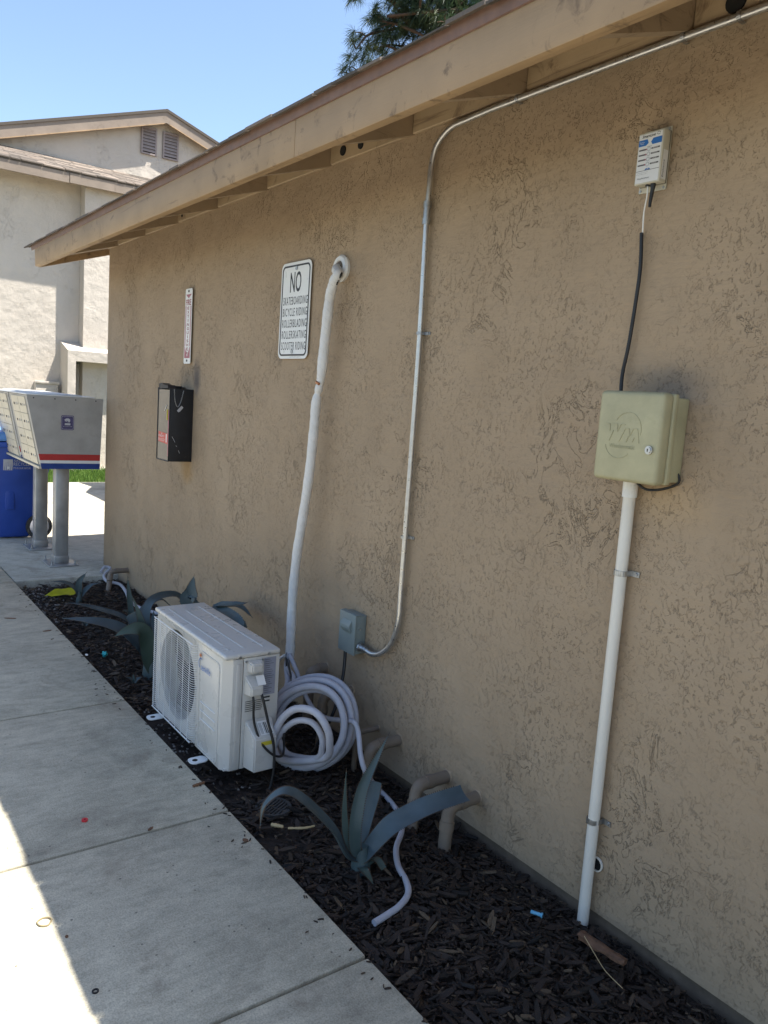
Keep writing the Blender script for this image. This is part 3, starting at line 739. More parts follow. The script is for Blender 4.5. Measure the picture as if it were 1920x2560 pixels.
poly(b, [f(.044, -.196), f(.044, .125), f(.034, .125), f(.034, -.12), f(.042, -.12), f(0, -.19), f(0, -.196)][::-1], (0, .0006, 0))
part('arrow_border', b, M['pinkred'], fs_, None)
text('FIRE', c+V((0, 0, .147)), .08, .036, M['red'], fs_, bold=.02)
for k, ch in enumerate('EXTINGUISHER'):
    text(ch, c+V((0, 0, .112-k*.0252)), .008 if ch == 'I' else .03, .0185, M['red'], fs_, name='letter', bold=.02)
for dz in (.215, -.212):
    b = B(); p = c+V((0, -.0, dz)); cyl(b, p, p+V((0, -.003, 0)), .007, 14); part('screw', b, M['black'], fs_)

# ================================================================= EXTINGUISHER CABINET
EX1 = -4.735; EX0 = -4.94; EY = -.148; EZ0, EZ1 = 1.054, 1.518
cb = empty('extinguisher_cabinet', (EX0, 0, EZ0), 'black fire extinguisher cabinet with a clear front and broken top', 'cabinet')
b = B()
box(b, (EX1-.004, EY, EZ0), (EX1, -.001, EZ1-.012), .0015); box(b, (EX0, EY, EZ0), (EX0+.004, -.001, EZ1+.005))
box(b, (EX0+.004, EY+.004, EZ0), (EX1-.004, -.001, EZ0+.004)); box(b, (EX0+.004, -.006, EZ0+.004), (EX1-.004, -.001, EZ1-.012))
for (a0, a1, z0) in ((EX0+.004, EX0+.08, EZ1-.006), (EX0+.10, EX1-.004, EZ1-.016)): box(b, (a0, EY+.01, z0), (a1, -.006, z0+.004))
poly(b, [(EX0+.004, EY-.002, EZ1-.02), (EX0+.004, EY-.002, EZ1+.014), (EX0+.05, EY-.002, EZ1+.018), (EX0+.1, EY-.002, EZ1+.006), (EX1-.06, EY-.002, EZ1+.008), (EX1-.04, EY-.002, EZ1-.012)], (0, .05, 0))
part('body', b, M['blackpaint'], cb)
b = B(); box(b, (EX0+.006, EY-.003, EZ0+.004), (EX1-.004, EY, EZ1-.022)); part('clear_panel', b, M['clear'], cb)
b = B()
for (l, h) in (((EX0-.002, EZ0), (EX0+.006, EZ1-.01)), ((EX1-.0045, EZ0), (EX1+.001, EZ1-.01)), ((EX0+.006, EZ0-.002), (EX1-.0045, EZ0+.005))): box(b, (l[0], EY-.007, l[1]), (h[0], EY-.0005, h[1]), .0008)
part('front_frame', b, M['blackpaint'], cb)
b = B(); box(b, (EX0+.025, EY-.0045, 1.165), (EX1-.012, EY-.0032, 1.228), rot=Matrix.Rotation(R(3), 4, 'Y')); part('red_sticker', b, M['redbright'], cb)
for s, dz, hh, ww in (('IN', .024, .009, .02), ('EMERGENCY', .009, .013, .10), ('BREAK CLEAR PANEL', -.010, .007, .11), ('REMOVE EXTINGUISHER', -.02, .006, .11)):
    text(s, V((-4.86, EY-.0046, 1.197+dz)), ww, hh, M['white'], cb)
b = B(); box(b, (EX1-.05, EY-.0055, 1.17), (EX1-.035, EY-.0047, 1.222)); part('sticker_icon', b, M['white'], cb)
b = B(); cyl(b, (EX1-.03, EY-.006, 1.31), (EX1-.032, EY-.006, 1.375), .004, 8); part('yellow_tag', b, M['yellowl'], cb)
b = B(); box(b, (EX1-.022, EY-.005, 1.085), (EX1-.006, EY-.0032, 1.37), .001); part('inspection_label', b, M['pinkred'], cb)
b = B(); cyl(b, (EX1-.05, EY-.005, 1.40), (EX1-.085, EY-.005, 1.365), .0022, 6); part('seal', b, M['white'], cb)
# chain draped over the side panel, tag and scratches
b = B()
P_ = catmull([(EX1+.004, -.128, EZ1-.015), (EX1+.006, -.122, 1.43), (EX1+.007, -.105, 1.395), (EX1+.007, -.087, 1.425), (EX1+.006, -.068, EZ1-.02)], 8)
for i in range(len(P_)-1):
    a = V(P_[i]); c_ = V(P_[i+1]); mid = (a+c_)/2; d = (c_-a)*.72; s_ = V((1, 0, 0)) if i % 2 else d.cross(V((1, 0, 0))).normalized()
    lk = [mid-d*.5+s_*.0022, mid+d*.5+s_*.0022, mid+d*.6, mid+d*.5-s_*.0022, mid-d*.5-s_*.0022, mid-d*.6, mid-d*.5+s_*.0022]
    sweep(b, lk, .0009, 5, False)
part('chain', b, M['steel'], cb)
b = B(); poly(b, [(EX1+.002, -.107, 1.372), (EX1+.002, -.078, 1.403), (EX1+.002, -.066, 1.392), (EX1+.002, -.088, 1.366), (EX1+.002, -.098, 1.362)], (.001, 0, 0)); part('tag', b, M['labelg'], cb, None)
b = B()
for (ya, za, yb, zb2) in ((-.133, 1.21, -.112, 1.175), (-.106, 1.155, -.1, 1.148), (-.089, 1.125, -.081, 1.107)): cyl(b, (EX1+.0008, ya, za), (EX1+.0008, yb, zb2), .0012, 5)
part('scratch', b, M['labelg'], cb)

# ================================================================= WRAPPED LINE SET
ls = empty('refrigerant_line_set', (-3.12, 0, 0), 'white tape wrapped hose down the wall ending in a coil of pale foam pipes', 'pipes')
def Hp(x, y, Y): return Wd(x, y, Y)
fc = Hp(736, 580, -.012)
b = B()
pr = [(.0, .0), (.058, .0), (.060, -.012), (.052, -.022), (.034, -.024), (.030, -.012), (.030, .0)]
sg_n = 36; rings = []
for k in range(sg_n):
    a = 2*math.pi*k/sg_n; rings.append([b.verts.new((fc.x+r_*math.cos(a), y_, fc.z+r_*math.sin(a))) for r_, y_ in pr[1:6]])
for k in range(sg_n):
    A, C2 = rings[k], rings[(k+1) % sg_n]
    for i in range(4): b.faces.new((A[i], A[i+1], C2[i+1], C2[i]))
bmesh.ops.recalc_face_normals(b, faces=b.faces); part('wall_flange', b, M['pvcnew'], ls, 40)
b = B(); lumpy(b, (fc.x-.004, -.012, fc.z+.01), .026, 3, 2, .2, (1, .6, 1)); part('sealant', b, M['pipe'], ls)
hp = [(fc.x, .0, fc.z), (fc.x, -.035, fc.z-.004)]
hose_px = [(730, 592, -.062), (722, 607, -.07), (713, 640, -.07), (707, 690, -.07), (700, 755, -.07), (694, 812, -.072), (690, 834, -.074), (683, 870, -.077), (677, 940, -.08), (666, 1040, -.085), (652, 1130, -.09), (641, 1200, -.10), (632, 1290, -.11), (628, 1380, -.12), (626, 1421, -.125)]
hp += [Hp(*p) for p in hose_px]
cc_ = catmull(hp, 10)
def hr(i, t):
    r = .0222+.0006*math.sin(i*1.9)+.0007*math.sin(i*.7)
    z = cc_[i].z
    for z0, dz, am in ((1.575, .03, -.006), (1.53, .015, -.008), (1.70, .05, .002), (1.86, .04, .002)): r += am*.85*math.exp(-((z-z0)/dz)**2)
    if i < 14: r = .0195
    return r
b = B(); sweep(b, cc_, hr, 20); part('tape_wrap', b, M['wrap'], ls, 70)
b = B(); q = [p+V((.0205, .004, 0)) for p in cc_[12:34]]; sweep(b, q, .006, 8); part('black_wire', b, M['blackcable'], ls)
p = Hp(692, 826, -.075); b = B(); sweep(b, catmull([p+V((-.010, -.014, .0)), p+V((.0, -.0165, -.003)), p+V((.012, -.0135, -.008))], 4), .0065, 8); part('bare_copper', b, M['copper'], ls)
# coil
end = cc_[-1]
cen = V((-2.668, -.29, .160)); cu_ = V((.86, .51, 0)).normalized(); cv_ = V((-.08, .30, .94)).normalized(); cn_ = cu_.cross(cv_).normalized()
if cn_.y > 0: cn_ = -cn_
def cp_(ang, r, off, sq=1., shift=V((0, 0, 0))): return cen+shift+cu_*(r*math.cos(ang))+cv_*(r*sq*math.sin(ang))+cn_*off
def coil(start, radii, off0, off1, tr, tail, a_start, turns):
    n = int(turns*14); pts = list(start)
    for i in range(n+1):
        t = i/n; a = a_start-2*math.pi*turns*t
        k = t*(len(radii)-1); j = min(int(k), len(radii)-2); r = radii[j]*(1-(k-j))+radii[j+1]*(k-j)
        pts.append(cp_(a, r, off0+(off1-off0)*t+.003*math.sin(3*a), 1+.03*math.sin(2*a), V((-.03*t, 0, -.008*(1-t)))))
    pts += tail
    bm = B(); sweep(bm, catmull(pts, 4), tr, 14); return bm
up1 = [end+V((-.008, .0, .03)), end+V((-.006, -.01, -.04)), Wd(622, 1475, -.20)]
up2 = [end+V((.012, -.01, .03)), end+V((.018, -.02, -.04)), Wd(636, 1472, -.22)]
vA = [V((-2.665, -.50, .115))]+[Wd(*p) for p in ((590, 1590, -.49), (610, 1552, -.47), (640, 1531, -.44), (680, 1538, -.41), (705, 1570, -.385), (712, 1605, -.365), (700, 1638, -.35))]
vB = [V((-2.665, -.475, .085))]+[Wd(*p) for p in ((590, 1614, -.475), (612, 1577, -.455), (642, 1557, -.43), (674, 1561, -.40), (694, 1588, -.375), (696, 1614, -.365), (684, 1638, -.36))]
part('foam_pipe', coil(vA, [.155, .18, .198, .192], .06, -.075, .0148, up1[::-1], R(-108), 3.26), M['foam'], ls, 70)
part('foam_pipe', coil(vB, [.13, .162, .176, .17], .035, -.06, .0125, up2[::-1], R(-105), 2.25), M['foam'], ls, 70)
b = B(); sweep(b, catmull([end+V((.0, -.02, .02)), end+V((.045, -.04, -.08)), V((-3.02, -.22, .12)), V((-2.93, -.28, .03)), V((-2.83, -.30, -.02))], 8), .004, 8); part('signal_wire', b, M['blackcable'], ls)
b = B(); sweep(b, catmull([end+V((-.01, -.022, .012)), end+V((-.045, -.035, -.02)), end+V((-.075, -.04, -.07)), end+V((-.085, -.04, -.12))], 6), lambda i, t: .009*(1-.4*t), 6); part('loose_tape', b, M['wrap'], ls)

# ================================================================= DRAIN HOSES
def hose(name, pts, r, mat, label, cat, n=8, seg=12):
    b = B(); sweep(b, catmull(pts, n), r, seg); o = mk(name, b, mat, None, 70); c0 = V(pts[-1]); o.data.transform(Matrix.Translation(-c0)); o.location = c0
    return tag(o, label, cat)
gz = -.004
dp = [end+V((.016, -.010, .02)), Wd(641, 1450, -.14), Wd(655, 1492, -.15), Wd(676, 1530, -.16), Wd(702, 1550, -.17), Wd(738, 1556, -.18), Wd(764, 1560, -.2), Wd(774, 1582, -.2), Wd(779, 1630, -.22), Wd(790, 1668, -.22)]
dp += [Gd(x, y, z) for x, y, z in ((815, 1702, -.04), (842, 1730, -.04), (864, 1762, -.03), (868, 1795, -.02), (856, 1832, gz), (860, 1870, gz), (878, 1905, gz), (881, 1932, gz), (862, 1958, gz), (835, 1977, gz), (808, 1994, gz))]
hose('drain_hose', dp, .0103, M['foam'], 'pale lavender drain hose snaking over the mulch past the front agave', 'hose')
dl = [Gd(218, 1236, .04), Gd(226, 1225, .07), Gd(238, 1228, .06), Gd(225, 1243, .02), Gd(232, 1256, .01), Gd(258, 1262, .0), Gd(272, 1278, .0), Gd(280, 1296, .0), Gd(300, 1312, .0), Gd(330, 1322, .0), Gd(360, 1330, 0)]
hose('drain_hose', dl, .012, M['foam'], 'pale drain hose curling round the small pipe at the far wall corner', 'hose')

# ================================================================= CONDUITS
cd = empty('electrical_conduit', (-2.5, 0, 0), 'thin galvanized conduit running under the eave and down to the grey switch box', 'conduit')
CY = -.022
zc = Wd(1400, 108, CY).z
pts = [V((3.5, CY, zc)), V((-1.9, CY, zc-.002)), V((-2.15, CY, zc-.003)), V((-2.27, CY, zc-.008))]+[Wd(x, y, CY) for x, y in ((974, 276), (945, 312), (933, 350), (928, 400), (922, 460))]
b = B(); dn = catmull(pts[2:], 8); sweep(b, [pts[0], pts[1]]+dn, .0108, 14); part('pipe', b, M['emt'], cd, 70)
lo_ = [Wd(922, 460, CY), Wd(907, 720, CY), Wd(890, 960, CY), Wd(875, 1160, CY), Wd(865, 1290, CY), Wd(860, 1345, CY), Wd(846, 1388, CY), Wd(825, 1410, CY-.005), Wd(805, 1413, CY-.008), Wd(786, 1402, CY-.012)]
b = B(); sweep(b, catmull(lo_, 8), .0108, 14); part('pipe', b, M['emt'], cd, 70)
cpz = Wd(922, 460, CY)
b = B(); sweep(b, [cpz+V((0, 0, -.042)), cpz+V((0, 0, -.02)), cpz+V((0, 0, -.0195)), cpz+V((0, 0, .0195)), cpz+V((0, 0, .02)), cpz+V((0, 0, .042))], lambda i, t: .0155 if i in (0, 1, 4, 5) else .0135, 16)
for dz in (-.03, .03): c = cpz+V((.012, -.008, dz)); cyl(b, c, c+V((.006, -.004, 0)), .004, 8)
part('coupling', b, M['steel'], cd)
def strap(c, along, r, parent, tabdir, w_=.011, mt='steel'):
    b = B(); n = V((0, -1, 0)); sd = V(tabdir).normalized()
    outer = []; 
    for k in range(11):
        a = math.pi*k/10; outer.append(c+sd*(-math.cos(a))*(r+.0016)*-1*-1+n*(math.sin(a)*(r+.0016)))
    pts_ = [outer[0]+V((0, .018, 0))]+outer+[V((outer[-1].x, -.003, outer[-1].z)), V((outer[-1].x, -.003, outer[-1].z))+sd*.028]
    al = V(along).normalized()*w_/2
    for i in range(len(pts_)-1):
        p, q = pts_[i], pts_[i+1]; t = (q-p).normalized().cross(al.normalized())*.0014
        v = [b.verts.new(z) for z in (p-al-t, q-al-t, q+al-t, p+al-t, p-al+t, q-al+t, q+al+t, p+al+t)]
        for fidx in ((0, 1, 2, 3), (7, 6, 5, 4), (0, 4, 5, 1), (3, 2, 6, 7), (1, 5, 6, 2), (0, 3, 7, 4)): b.faces.new([v[z] for z in fidx])
    bmesh.ops.recalc_face_normals(b, faces=b.faces)
    sc_ = pts_[-1]-sd*.011; cyl(b, sc_, sc_+V((0, -.006, 0)), .0055, 8)
    part('strap', b, M[mt], parent, 50)
for x, y in ((907, 720), (873, 1160)): strap(Wd(x, y, CY), (0, 0, 1), .011, cd, (1, 0, 0))
for x, y in ((1120, 212), (1478, 85), (1600, 36)): 
    c = Wd(x, y, CY); c.z = zc; strap(c, (1, 0, 0), .011, cd, (0, 0, 1))
e = lo_[-1]; b = B(); dr_ = V((-1, -.1, .05)).normalized()
cyl(b, e, e+dr_*.02, .0155, 16); cyl(b, e+dr_*.02, e+dr_*.026, .021, 8); cyl(b, e-dr_*.018, e, .0135, 16); part('connector', b, M['steel'], cd)
# disconnect box
A_ = Wd(735, 1315, -.062); Bx0 = A_.x; Bx1 = Wd(768, 1332, -.062).x; Bz1 = Wd(768, 1332, -.062).z; Bz0 = Wd(764, 1418, -.062).z
ds = empty('disconnect_box', (Bx0, 0, Bz0), 'small grey electrical switch box low on the wall beside the foam coil', 'electrical box')
b = B(); box(b, (Bx0+.004, -.052, Bz0+.004), (Bx1-.001, -.002, Bz1-.002), .002); part('housing', b, M['discon'], ds)
b = B(); box(b, (Bx0, -.062, Bz0), (Bx1+.002, -.0525, Bz1+.003), .002); box(b, (Bx0, -.0525, Bz1-.0005), (Bx1+.002, -.03, Bz1+.003), .001); cv = part('cover', b, M['discon'], ds)
xm = (Bx0+Bx1)/2; b = B(); poly(b, [(xm-.034, -.0635, Bz0+.105), (xm+.037, -.0635, Bz0+.105), (xm+.037, -.0635, Bz0+.135), (xm-.034, -.0635, Bz0+.135)], (0, .001, 0))
poly(b, [(xm-.034, -.063, Bz0+.092), (xm-.034, -.063, Bz0+.15), (xm-.034, -.076, Bz0+.128), (xm-.034, -.076, Bz0+.112)], (.071, 0, 0)); bmesh.ops.bevel(b, geom=b.edges[:], offset=.0015, segments=1, affect='EDGES'); part('pull_handle', b, M['discon'], ds)
b = B(); cyl(b, (Bx1-.001, -.035, Bz1-.06), (Bx1+.004, -.035, Bz1-.06), .004, 8); part('screw', b, M['steel'], ds)
hose('power_cable', [V((Bx0+.028, -.04, Bz0+.01)), Wd(744, 1436, -.05), Wd(738, 1475, -.07), Wd(720, 1540, -.13), Wd(690, 1600, -.18), V((-2.70, -.25, .01))], .0075, M['blackcable'], 'straight black cable from the grey switch box down behind the coil', 'cable')

# pvc conduit
PY = -.028
pv = empty('pvc_conduit', (-1.43, PY, 0), 'thick white plastic pipe rising from the mulch to the olive control box', 'pipe')
pt = Wd(1364, 1048, PY); pb = Wd(1257, 2012, PY)
pt.x = (pt.x+pb.x)/2-.004; pb.x = pt.x+.004
pz = -.16
b = B(); sweep(b, [V((pb.x, PY, pz)), pt+V((0, 0, .02))], .0178, 28); part('pipe', b, M['pvc'], pv, 60)
b = B(); cyl(b, pt+V((0, 0, -.035)), pt+V((0, 0, .015)), 0.0215, 28); part('adapter', b, M['pvcnew'], pv, 60)
for y in (1240, 1776):
    x = 1352 if y == 1240 else 1288
    c = Wd(x, y, PY); c.x = pt.x; strap(c, (0, 0, 1), .0175, pv, (1, 0, 0), .016)
wh_ = Wd(1290, 1865, 0); wsl = empty('wall_sleeve', (wh_.x, 0, wh_.z), 'open round pipe stub in the wall just right of the white pipe', 'pipe stub')
b = B(); ring(b, [(.024*math.cos(a*math.pi/12), .024*math.sin(a*math.pi/12)) for a in range(24)], [(.020*math.cos(a*math.pi/12), .020*math.sin(a*math.pi/12)) for a in range(24)], lambda u, v: V((wh_.x+u, -.008, wh_.z+v)), (0, .006, 0)); part('rim', b, M['pvc'], wsl)
b = B(); cyl(b, (wh_.x, -.0035, wh_.z), (wh_.x, .0, wh_.z), .0205, 20); part('opening', b, M['dark'], wsl)

# irrigation controller
FYc = -.125
cl = [W(1400+x*.2712, 900+y*.2712, FYc) for x, y in ((375, 315), (1000, 330), (950, 1185), (295, 1080))]
cx0 = (cl[0].x+cl[3].x)/2; cx1 = cx0+.212; cz1, cz0 = 1.585, 1.338
ct = empty('irrigation_controller', (cx0, 0, cz0), 'weathered olive green control cabinet with key lock on the right side of the wall', 'control box')
b = B(); box(b, (cx0+.012, -.06, cz0+.008), (cx1-.006, -.002, cz1-.008), .006); part('back_box', b, M['olive'], ct)
b = B(); box(b, (cx0+.004, -.082, cz0+.002), (cx1+.001, -.06, cz1+.001), .006, 3); part('rim', b, M['olive'], ct)
b = B(); box(b, (cx0, -.128, cz0), (cx1, -.080, cz1+.003), .014, 4); dor = part('door', b, M['olive'], ct)
dc = V(((cx0+cx1)/2-.012, -.1282, (cz0+cz1)/2+.0))
b = B()
def arc(bm, c, rx, rz, a0, a1, wd_, y, d=.0012, n=26):
    for k in range(n):
        t0 = R(a0+(a1-a0)*k/n); t1 = R(a0+(a1-a0)*(k+1)/n)
        P4 = [V((c.x+(rx+s*wd_)*math.cos(t), y, c.z+(rz+s*wd_)*math.sin(t))) for t, s in ((t0, -1), (t1, -1), (t1, 1), (t0, 1))]
        poly(bm, P4, (0, d, 0))
arc(b, dc+V((.012, 0, .02)), .045, .048, -15, 150, .0008, -.1296); arc(b, dc+V((-.012, 0, -.018)), .045, .042, 190, 320, .0008, -.1296)
part('raised_ring', b, M['olive'], ct)
def stroke(bm, P, c, y, wd_=.001, d=.0014):
    for p, q in zip(P[:-1], P[1:]):
        p = V((c.x+p[0], y, c.z+p[1])); q = V((c.x+q[0], y, c.z+q[1])); s = (q-p).normalized().cross(V((0, 1, 0)))*wd_
        poly(bm, [p-s, q-s, q+s, p+s], (0, d, 0))
b = B()
stroke(b, [(-.065, .034), (-.048, .034), (-.046, .014)], dc, -.1297); stroke(b, [(-.040, .034), (-.022, .034), (-.020, .014), (-.010, .034), (.004, .034)], dc, -.1297)
stroke(b, [(-.046, -.014), (-.034, .016)], dc, -.1297); stroke(b, [(-.012, -.014), (.006, .024), (.018, .024), (.022, .004), (.032, .024), (.046, .024), (.054, -.014)], dc, -.1297); stroke(b, [(.012, -.014), (.018, .002)], dc, -.1297); stroke(b, [(.032, -.012), (.038, .0)], dc, -.1297)
part('raised_monogram', b, M['olive'], ct)
text('Weathermatic', dc+V((.0, -.0004, -.026)), .085, .012, simple('olive_relief', (.30, .29, .17), .6), ct, name='raised_lettering')
lc = W(1400+826*.2712, 900+832*.2712, -.128); b = B(); cyl(b, (lc.x, -.127, lc.z), (lc.x, -.134, lc.z), .0115, 24); cyl(b, (lc.x, -.134, lc.z), (lc.x, -.138, lc.z), .0085, 24); part('lock', b, M['emt'], ct)
b = B(); box(b, (lc.x-.0012, -.1388, lc.z-.004), (lc.x+.0012, -.1382, lc.z+.004)); part('keyhole', b, M['black'], ct)
b = B(); sweep(b, catmull([(cx1-.03, -.03, cz0+.07), (cx1-.004, -.012, cz0+.015), (cx1-.04, -.02, cz0-.012), (cx0+.12, -.035, cz0-.02), (cx0+.075, -.035, cz0+.005)], 8), .0038, 8); part('looped_cable', b, M['blackcable'], ct)

# wireless module
MY = -.042
q = [W(1550+x*170/1659, 300+y*170/1659, MY) for x, y in ((475, 350), (1075, 205), (935, 1500), (340, 1600))]
mx0 = (q[0].x+q[3].x)/2; mx1 = (q[1].x+q[2].x)/2; mz1 = (q[0].z+q[1].z)/2; mz0 = (q[2].z+q[3].z)/2
md = empty('wireless_module', (mx0, 0, mz0), 'small beige radio module with blue and white label high on the wall', 'electronic module')
b = B(); box(b, (mx0-.010, -.006, mz0-.014), (mx1-.001, -.001, mz1+.016), .0015); pl = part('back_plate', b, M['module'], md)
b = B(); box(b, (mx0, MY, mz0), (mx1+.002, -.0065, mz1), .0025, 2); part('case', b, M['module'], md)
b = B(); box(b, (mx0-.0005, -.0135, mz0-.0005), (mx1+.0025, -.0115, mz1+.0005)); part('seam', b, M['black'], md)
Lw = mx1-mx0; Lh = mz1-mz0; fm = lambda u, v: V((mx0+u*Lw, MY-.0008, mz0+v*Lh))
b = B(); poly(b, [fm(.04, .03), fm(.97, .03), fm(.97, .97), fm(.04, .97)], (0, .0006, 0)); part('face_label', b, M['labelw'], md)
fm = lambda u, v: V((mx0+u*Lw, MY-.0013, mz0+v*Lh))
b = B()
poly(b, [fm(.04, .745), fm(.34, .745), fm(.44, .79), fm(.38, .865), fm(.04, .865)], (0, .0004, 0))
part('blue_banner', b, M['logo_blue'], md, None); b = B()
poly(b, [fm(.60, .745), fm(.97, .745), fm(.97, .865), fm(.62, .865), fm(.54, .80)], (0, .0004, 0))
part('blue_banner', b, M['logo_blue'], md, None); b = B()
poly(b, [fm(.38, .268), fm(.62, .268), fm(.57, .298), fm(.43, .298)], (0, .0004, 0))
part('blue_banner', b, M['logo_blue'], md, None)
b = B(); poly(b, [fm(.04, .258), fm(.97, .258), fm(.97, .266), fm(.04, .266)], (0, .0004, 0))
for k in range(4):
    v = .655-k*.098
    poly(b, [fm(.08, v), fm(.36, v), fm(.36, v+.028), fm(.08, v+.028)], (0, .0004, 0)); poly(b, [fm(.58, v), fm(.92, v), fm(.92, v+.028), fm(.58, v+.028)], (0, .0004, 0))
part('print', b, simple('dark_print', (.10, .09, .09), .4), md, None)
b = B()
for k in range(4):
    c = fm(.475, .669-k*.098); ring(b, [(.0058*math.cos(a*math.pi/10), .0058*math.sin(a*math.pi/10)) for a in range(20)], [(.0043*math.cos(a*math.pi/10), .0043*math.sin(a*math.pi/10)) for a in range(20)], lambda u, w__: V((c.x+u, c.y, c.z+w__)), (0, .0004, 0))
part('icon_ring', b, M['steel'], md, None)
b = B()
for k in range(4):
    v = .655-k*.098; poly(b, [fm(.36, v-.008), fm(.41, v+.014), fm(.36, v+.036)], (0, .0004, 0))
part('arrow', b, M['pinkred'], md, None)
text('SmartLink', fm(.44, .925), Lw*.55, Lh*.055, M['black'], md, thick=.0003, shear=.2, bold=.01)
arc2 = B(); 
for s in (0, 180):
    c = fm(.82, .935)
    for k in range(8):
        t0, t1 = R(s+15+k*17), R(s+15+(k+1)*17)
        poly(arc2, [V((c.x+r_*math.cos(t), c.y, c.z+r_*.6*math.sin(t))) for t, r_ in ((t0, .0045), (t1, .0045), (t1, .0062), (t0, .0062))], (0, .0003, 0))
part('logo_ring', arc2, M['black'], md, None)
text('Remote\nReady', fm(.18, .805), Lw*.2, Lh*.055, M['white'], md, thick=.0003)
for s, u, v, a_, h_ in (('STATUS', .5, .715, .2, .014), ('UP', .5, .282, .1, .018), ('Wireless network adapter', .3, .225, .48, .014), ('www.support line', .28, .195, .42, .012), ('Weathermatic', .36, .115, .5, .028)):
    text(s, fm(u, v), Lw*a_, Lh*h_, M['black'] if s != 'UP' else M['white'], md, thick=.0003)
for k in range(4):
    text('POWER SIGNAL LINK  NETWORK'.split()[k], fm(.75, .669-k*.098), Lw*.2, Lh*.014, M['white'], md, thick=.0004)
ext_ = V((0, 0, 1)); eyt = V((0, -1, 0))
b = B(); box(b, (mx1+.0021, MY+.006, mz0+.008), (mx1+.0027, -.016, mz0+.085)); part('side_label', b, M['labelw'], md)
text('Enclosure', V((mx1+.0028, (MY-.014)/2-.003, mz0+.036)), .045, .007, M['black'], md, V((0, 0, 1)), V((0, -1, 0)), thick=.0)
for s in ((mx0-.003, mz0-.008), (mx1-.007, mz0-.008), (mx1-.007, mz1+.009)):
    b = B(); cyl(b, (s[0], -.0062, s[1]), (s[0], -.009, s[1]), .0032, 12); part('screw', b, M['steel'], md)
gx = mx0+.6*Lw
b = B(); sweep(b, [V((gx+.006, -.028, mz0+.002)), V((gx+.006, -.028, mz0-.006)), V((gx+.006, -.028, mz0-.012)), V((gx+.003, -.029, mz0-.05)), V((gx+.003, -.029, mz0-.062))], lambda i, t: (.0075, .0072, .006, .0045, .0038)[i], 14); part('antenna', b, M['blackcable'], md)
b = B(); cyl(b, (mx0+.45*Lw, -.028, mz0+.001), (mx0+.45*Lw, -.028, mz0-.004), .0065, 14); part('grommet', b, M['blackcable'], md)
x_ = mx0+.45*Lw
sw = empty('module_cable', (x_, -.02, mz0), 'thin white wire entering a black sleeve between the radio module and the olive box', 'cable')
wpts = [V((x_, -.028, mz0)), V((x_+.001, -.027, mz0-.03)), Wd(1391, 460, -.02), Wd(1388, 505, -.016), Wd(1385, 520, -.016)]
b = B(); sweep(b, catmull(wpts, 8), .0022, 8); part('white_wire', b, M['pvcnew'], sw, 70)
bp = [Wd(1386, 503, -.016), Wd(1383, 580, -.016), Wd(1372, 660, -.016), Wd(1358, 745, -.018), Wd(1346, 800, -.02), Wd(1342, 832, -.024), Wd(1341, 862, -.03)]
cb_ = catmull(bp, 30); b = B(); sweep(b, cb_, lambda i, t: .0053+.0005*(i % 2), 10); part('black_sleeve', b, M['blackcable'], sw, 70)

# ================================================================= TAN WALL PIPES
def wallpipe(label, X, zw, Yo, r, name='wall_pipe', wz=None, zb=-.09, dx=0., dy=0., grp='tan painted pipes out of the wall'):
    t = empty(name, (X, Yo, 0), label, 'pipe', grp)
    e = r*1.6
    P_ = [V((X, .01, zw)), V((X, Yo+e*1.2, zw)), V((X, Yo+e*.35, zw-e*.2)), V((X, Yo, zw-e*.9)), V((X+dx*.2, Yo+dy*.2, zw-e*1.6)), V((X+dx, Yo+dy, zb))]
    b = B(); sweep(b, [P_[0]]+catmull(P_[1:5], 6)+[P_[5]], r, 20); part('pipe', b, M['pipe'], t, 60)
    b = B(); cyl(b, (X, Yo+e*1.1, zw), (X, Yo+e*1.9, zw), r*1.12, 20); part('elbow_collar', b, M['pipe'], t, 60)
    b = B(); cyl(b, (X+dx*.2, Yo+dy*.2, zw-e*1.4), (X+dx*.36, Yo+dy*.36, zw-e*2.2), r*1.12, 20); part('elbow_collar', b, M['pipe'], t, 60)
    b = B(); lumpy(b, (X, -.001, zw), r*1.25, X, 3, .12, (1, .18, 1)); part('wall_patch', b, M['stucco'], t, 60)
    return t
wallpipe('left one of the two thick tan elbow pipes behind the front agave', -2.12, .105, -.150, .024, zb=-.16, dx=.04, dy=-.05)
wallpipe('thick tan elbow pipe right of its twin, nearest the white plastic pipe', -1.95, .100, -.135, .024, zb=-.16, dx=.03, dy=-.04)
wallpipe('thick tan elbow pipe just right of the foam coil', -2.43, .128, -.150, .023, zb=-.16)
wallpipe('slim tan pipe tucked behind the right edge of the foam coil', -2.58, .122, -.115, .012, zb=-.16)
wallpipe('slim tan pipe at the far wall corner with a pale hose round it', -5.89, .105, -.135, .019, dx=.12, dy=-.06)
wallpipe('tan elbow pipe seen through the middle of the foam coil', -2.80, .215, -.15, .022)
wallpipe('tan pipe mostly hidden between the heat pump and the wrapped hose', -3.02, .25, -.09, .024)

# ================================================================= HEAT PUMP
ax0, ax1, ay0, ay1, az0, az1 = -3.405, -2.65, -.69, -.462, .045, .518
ac = empty('heat_pump', (ax0, ay0, 0), 'ivory outdoor heat pump unit with a round fan grille standing in the bed', 'air conditioner')
b = B()
# shell: back, sides, bottom
box(b, (ax0, ay0+.03, az0), (ax0+.004, ay1, az1-.02)); box(b, (ax0, ay1-.004, az0), (ax1-.01, ay1, az1-.02)); box(b, (ax0, ay0+.01, az0), (ax1-.01, ay1, az0+.006))
part('shell', b, M['ac'], ac)
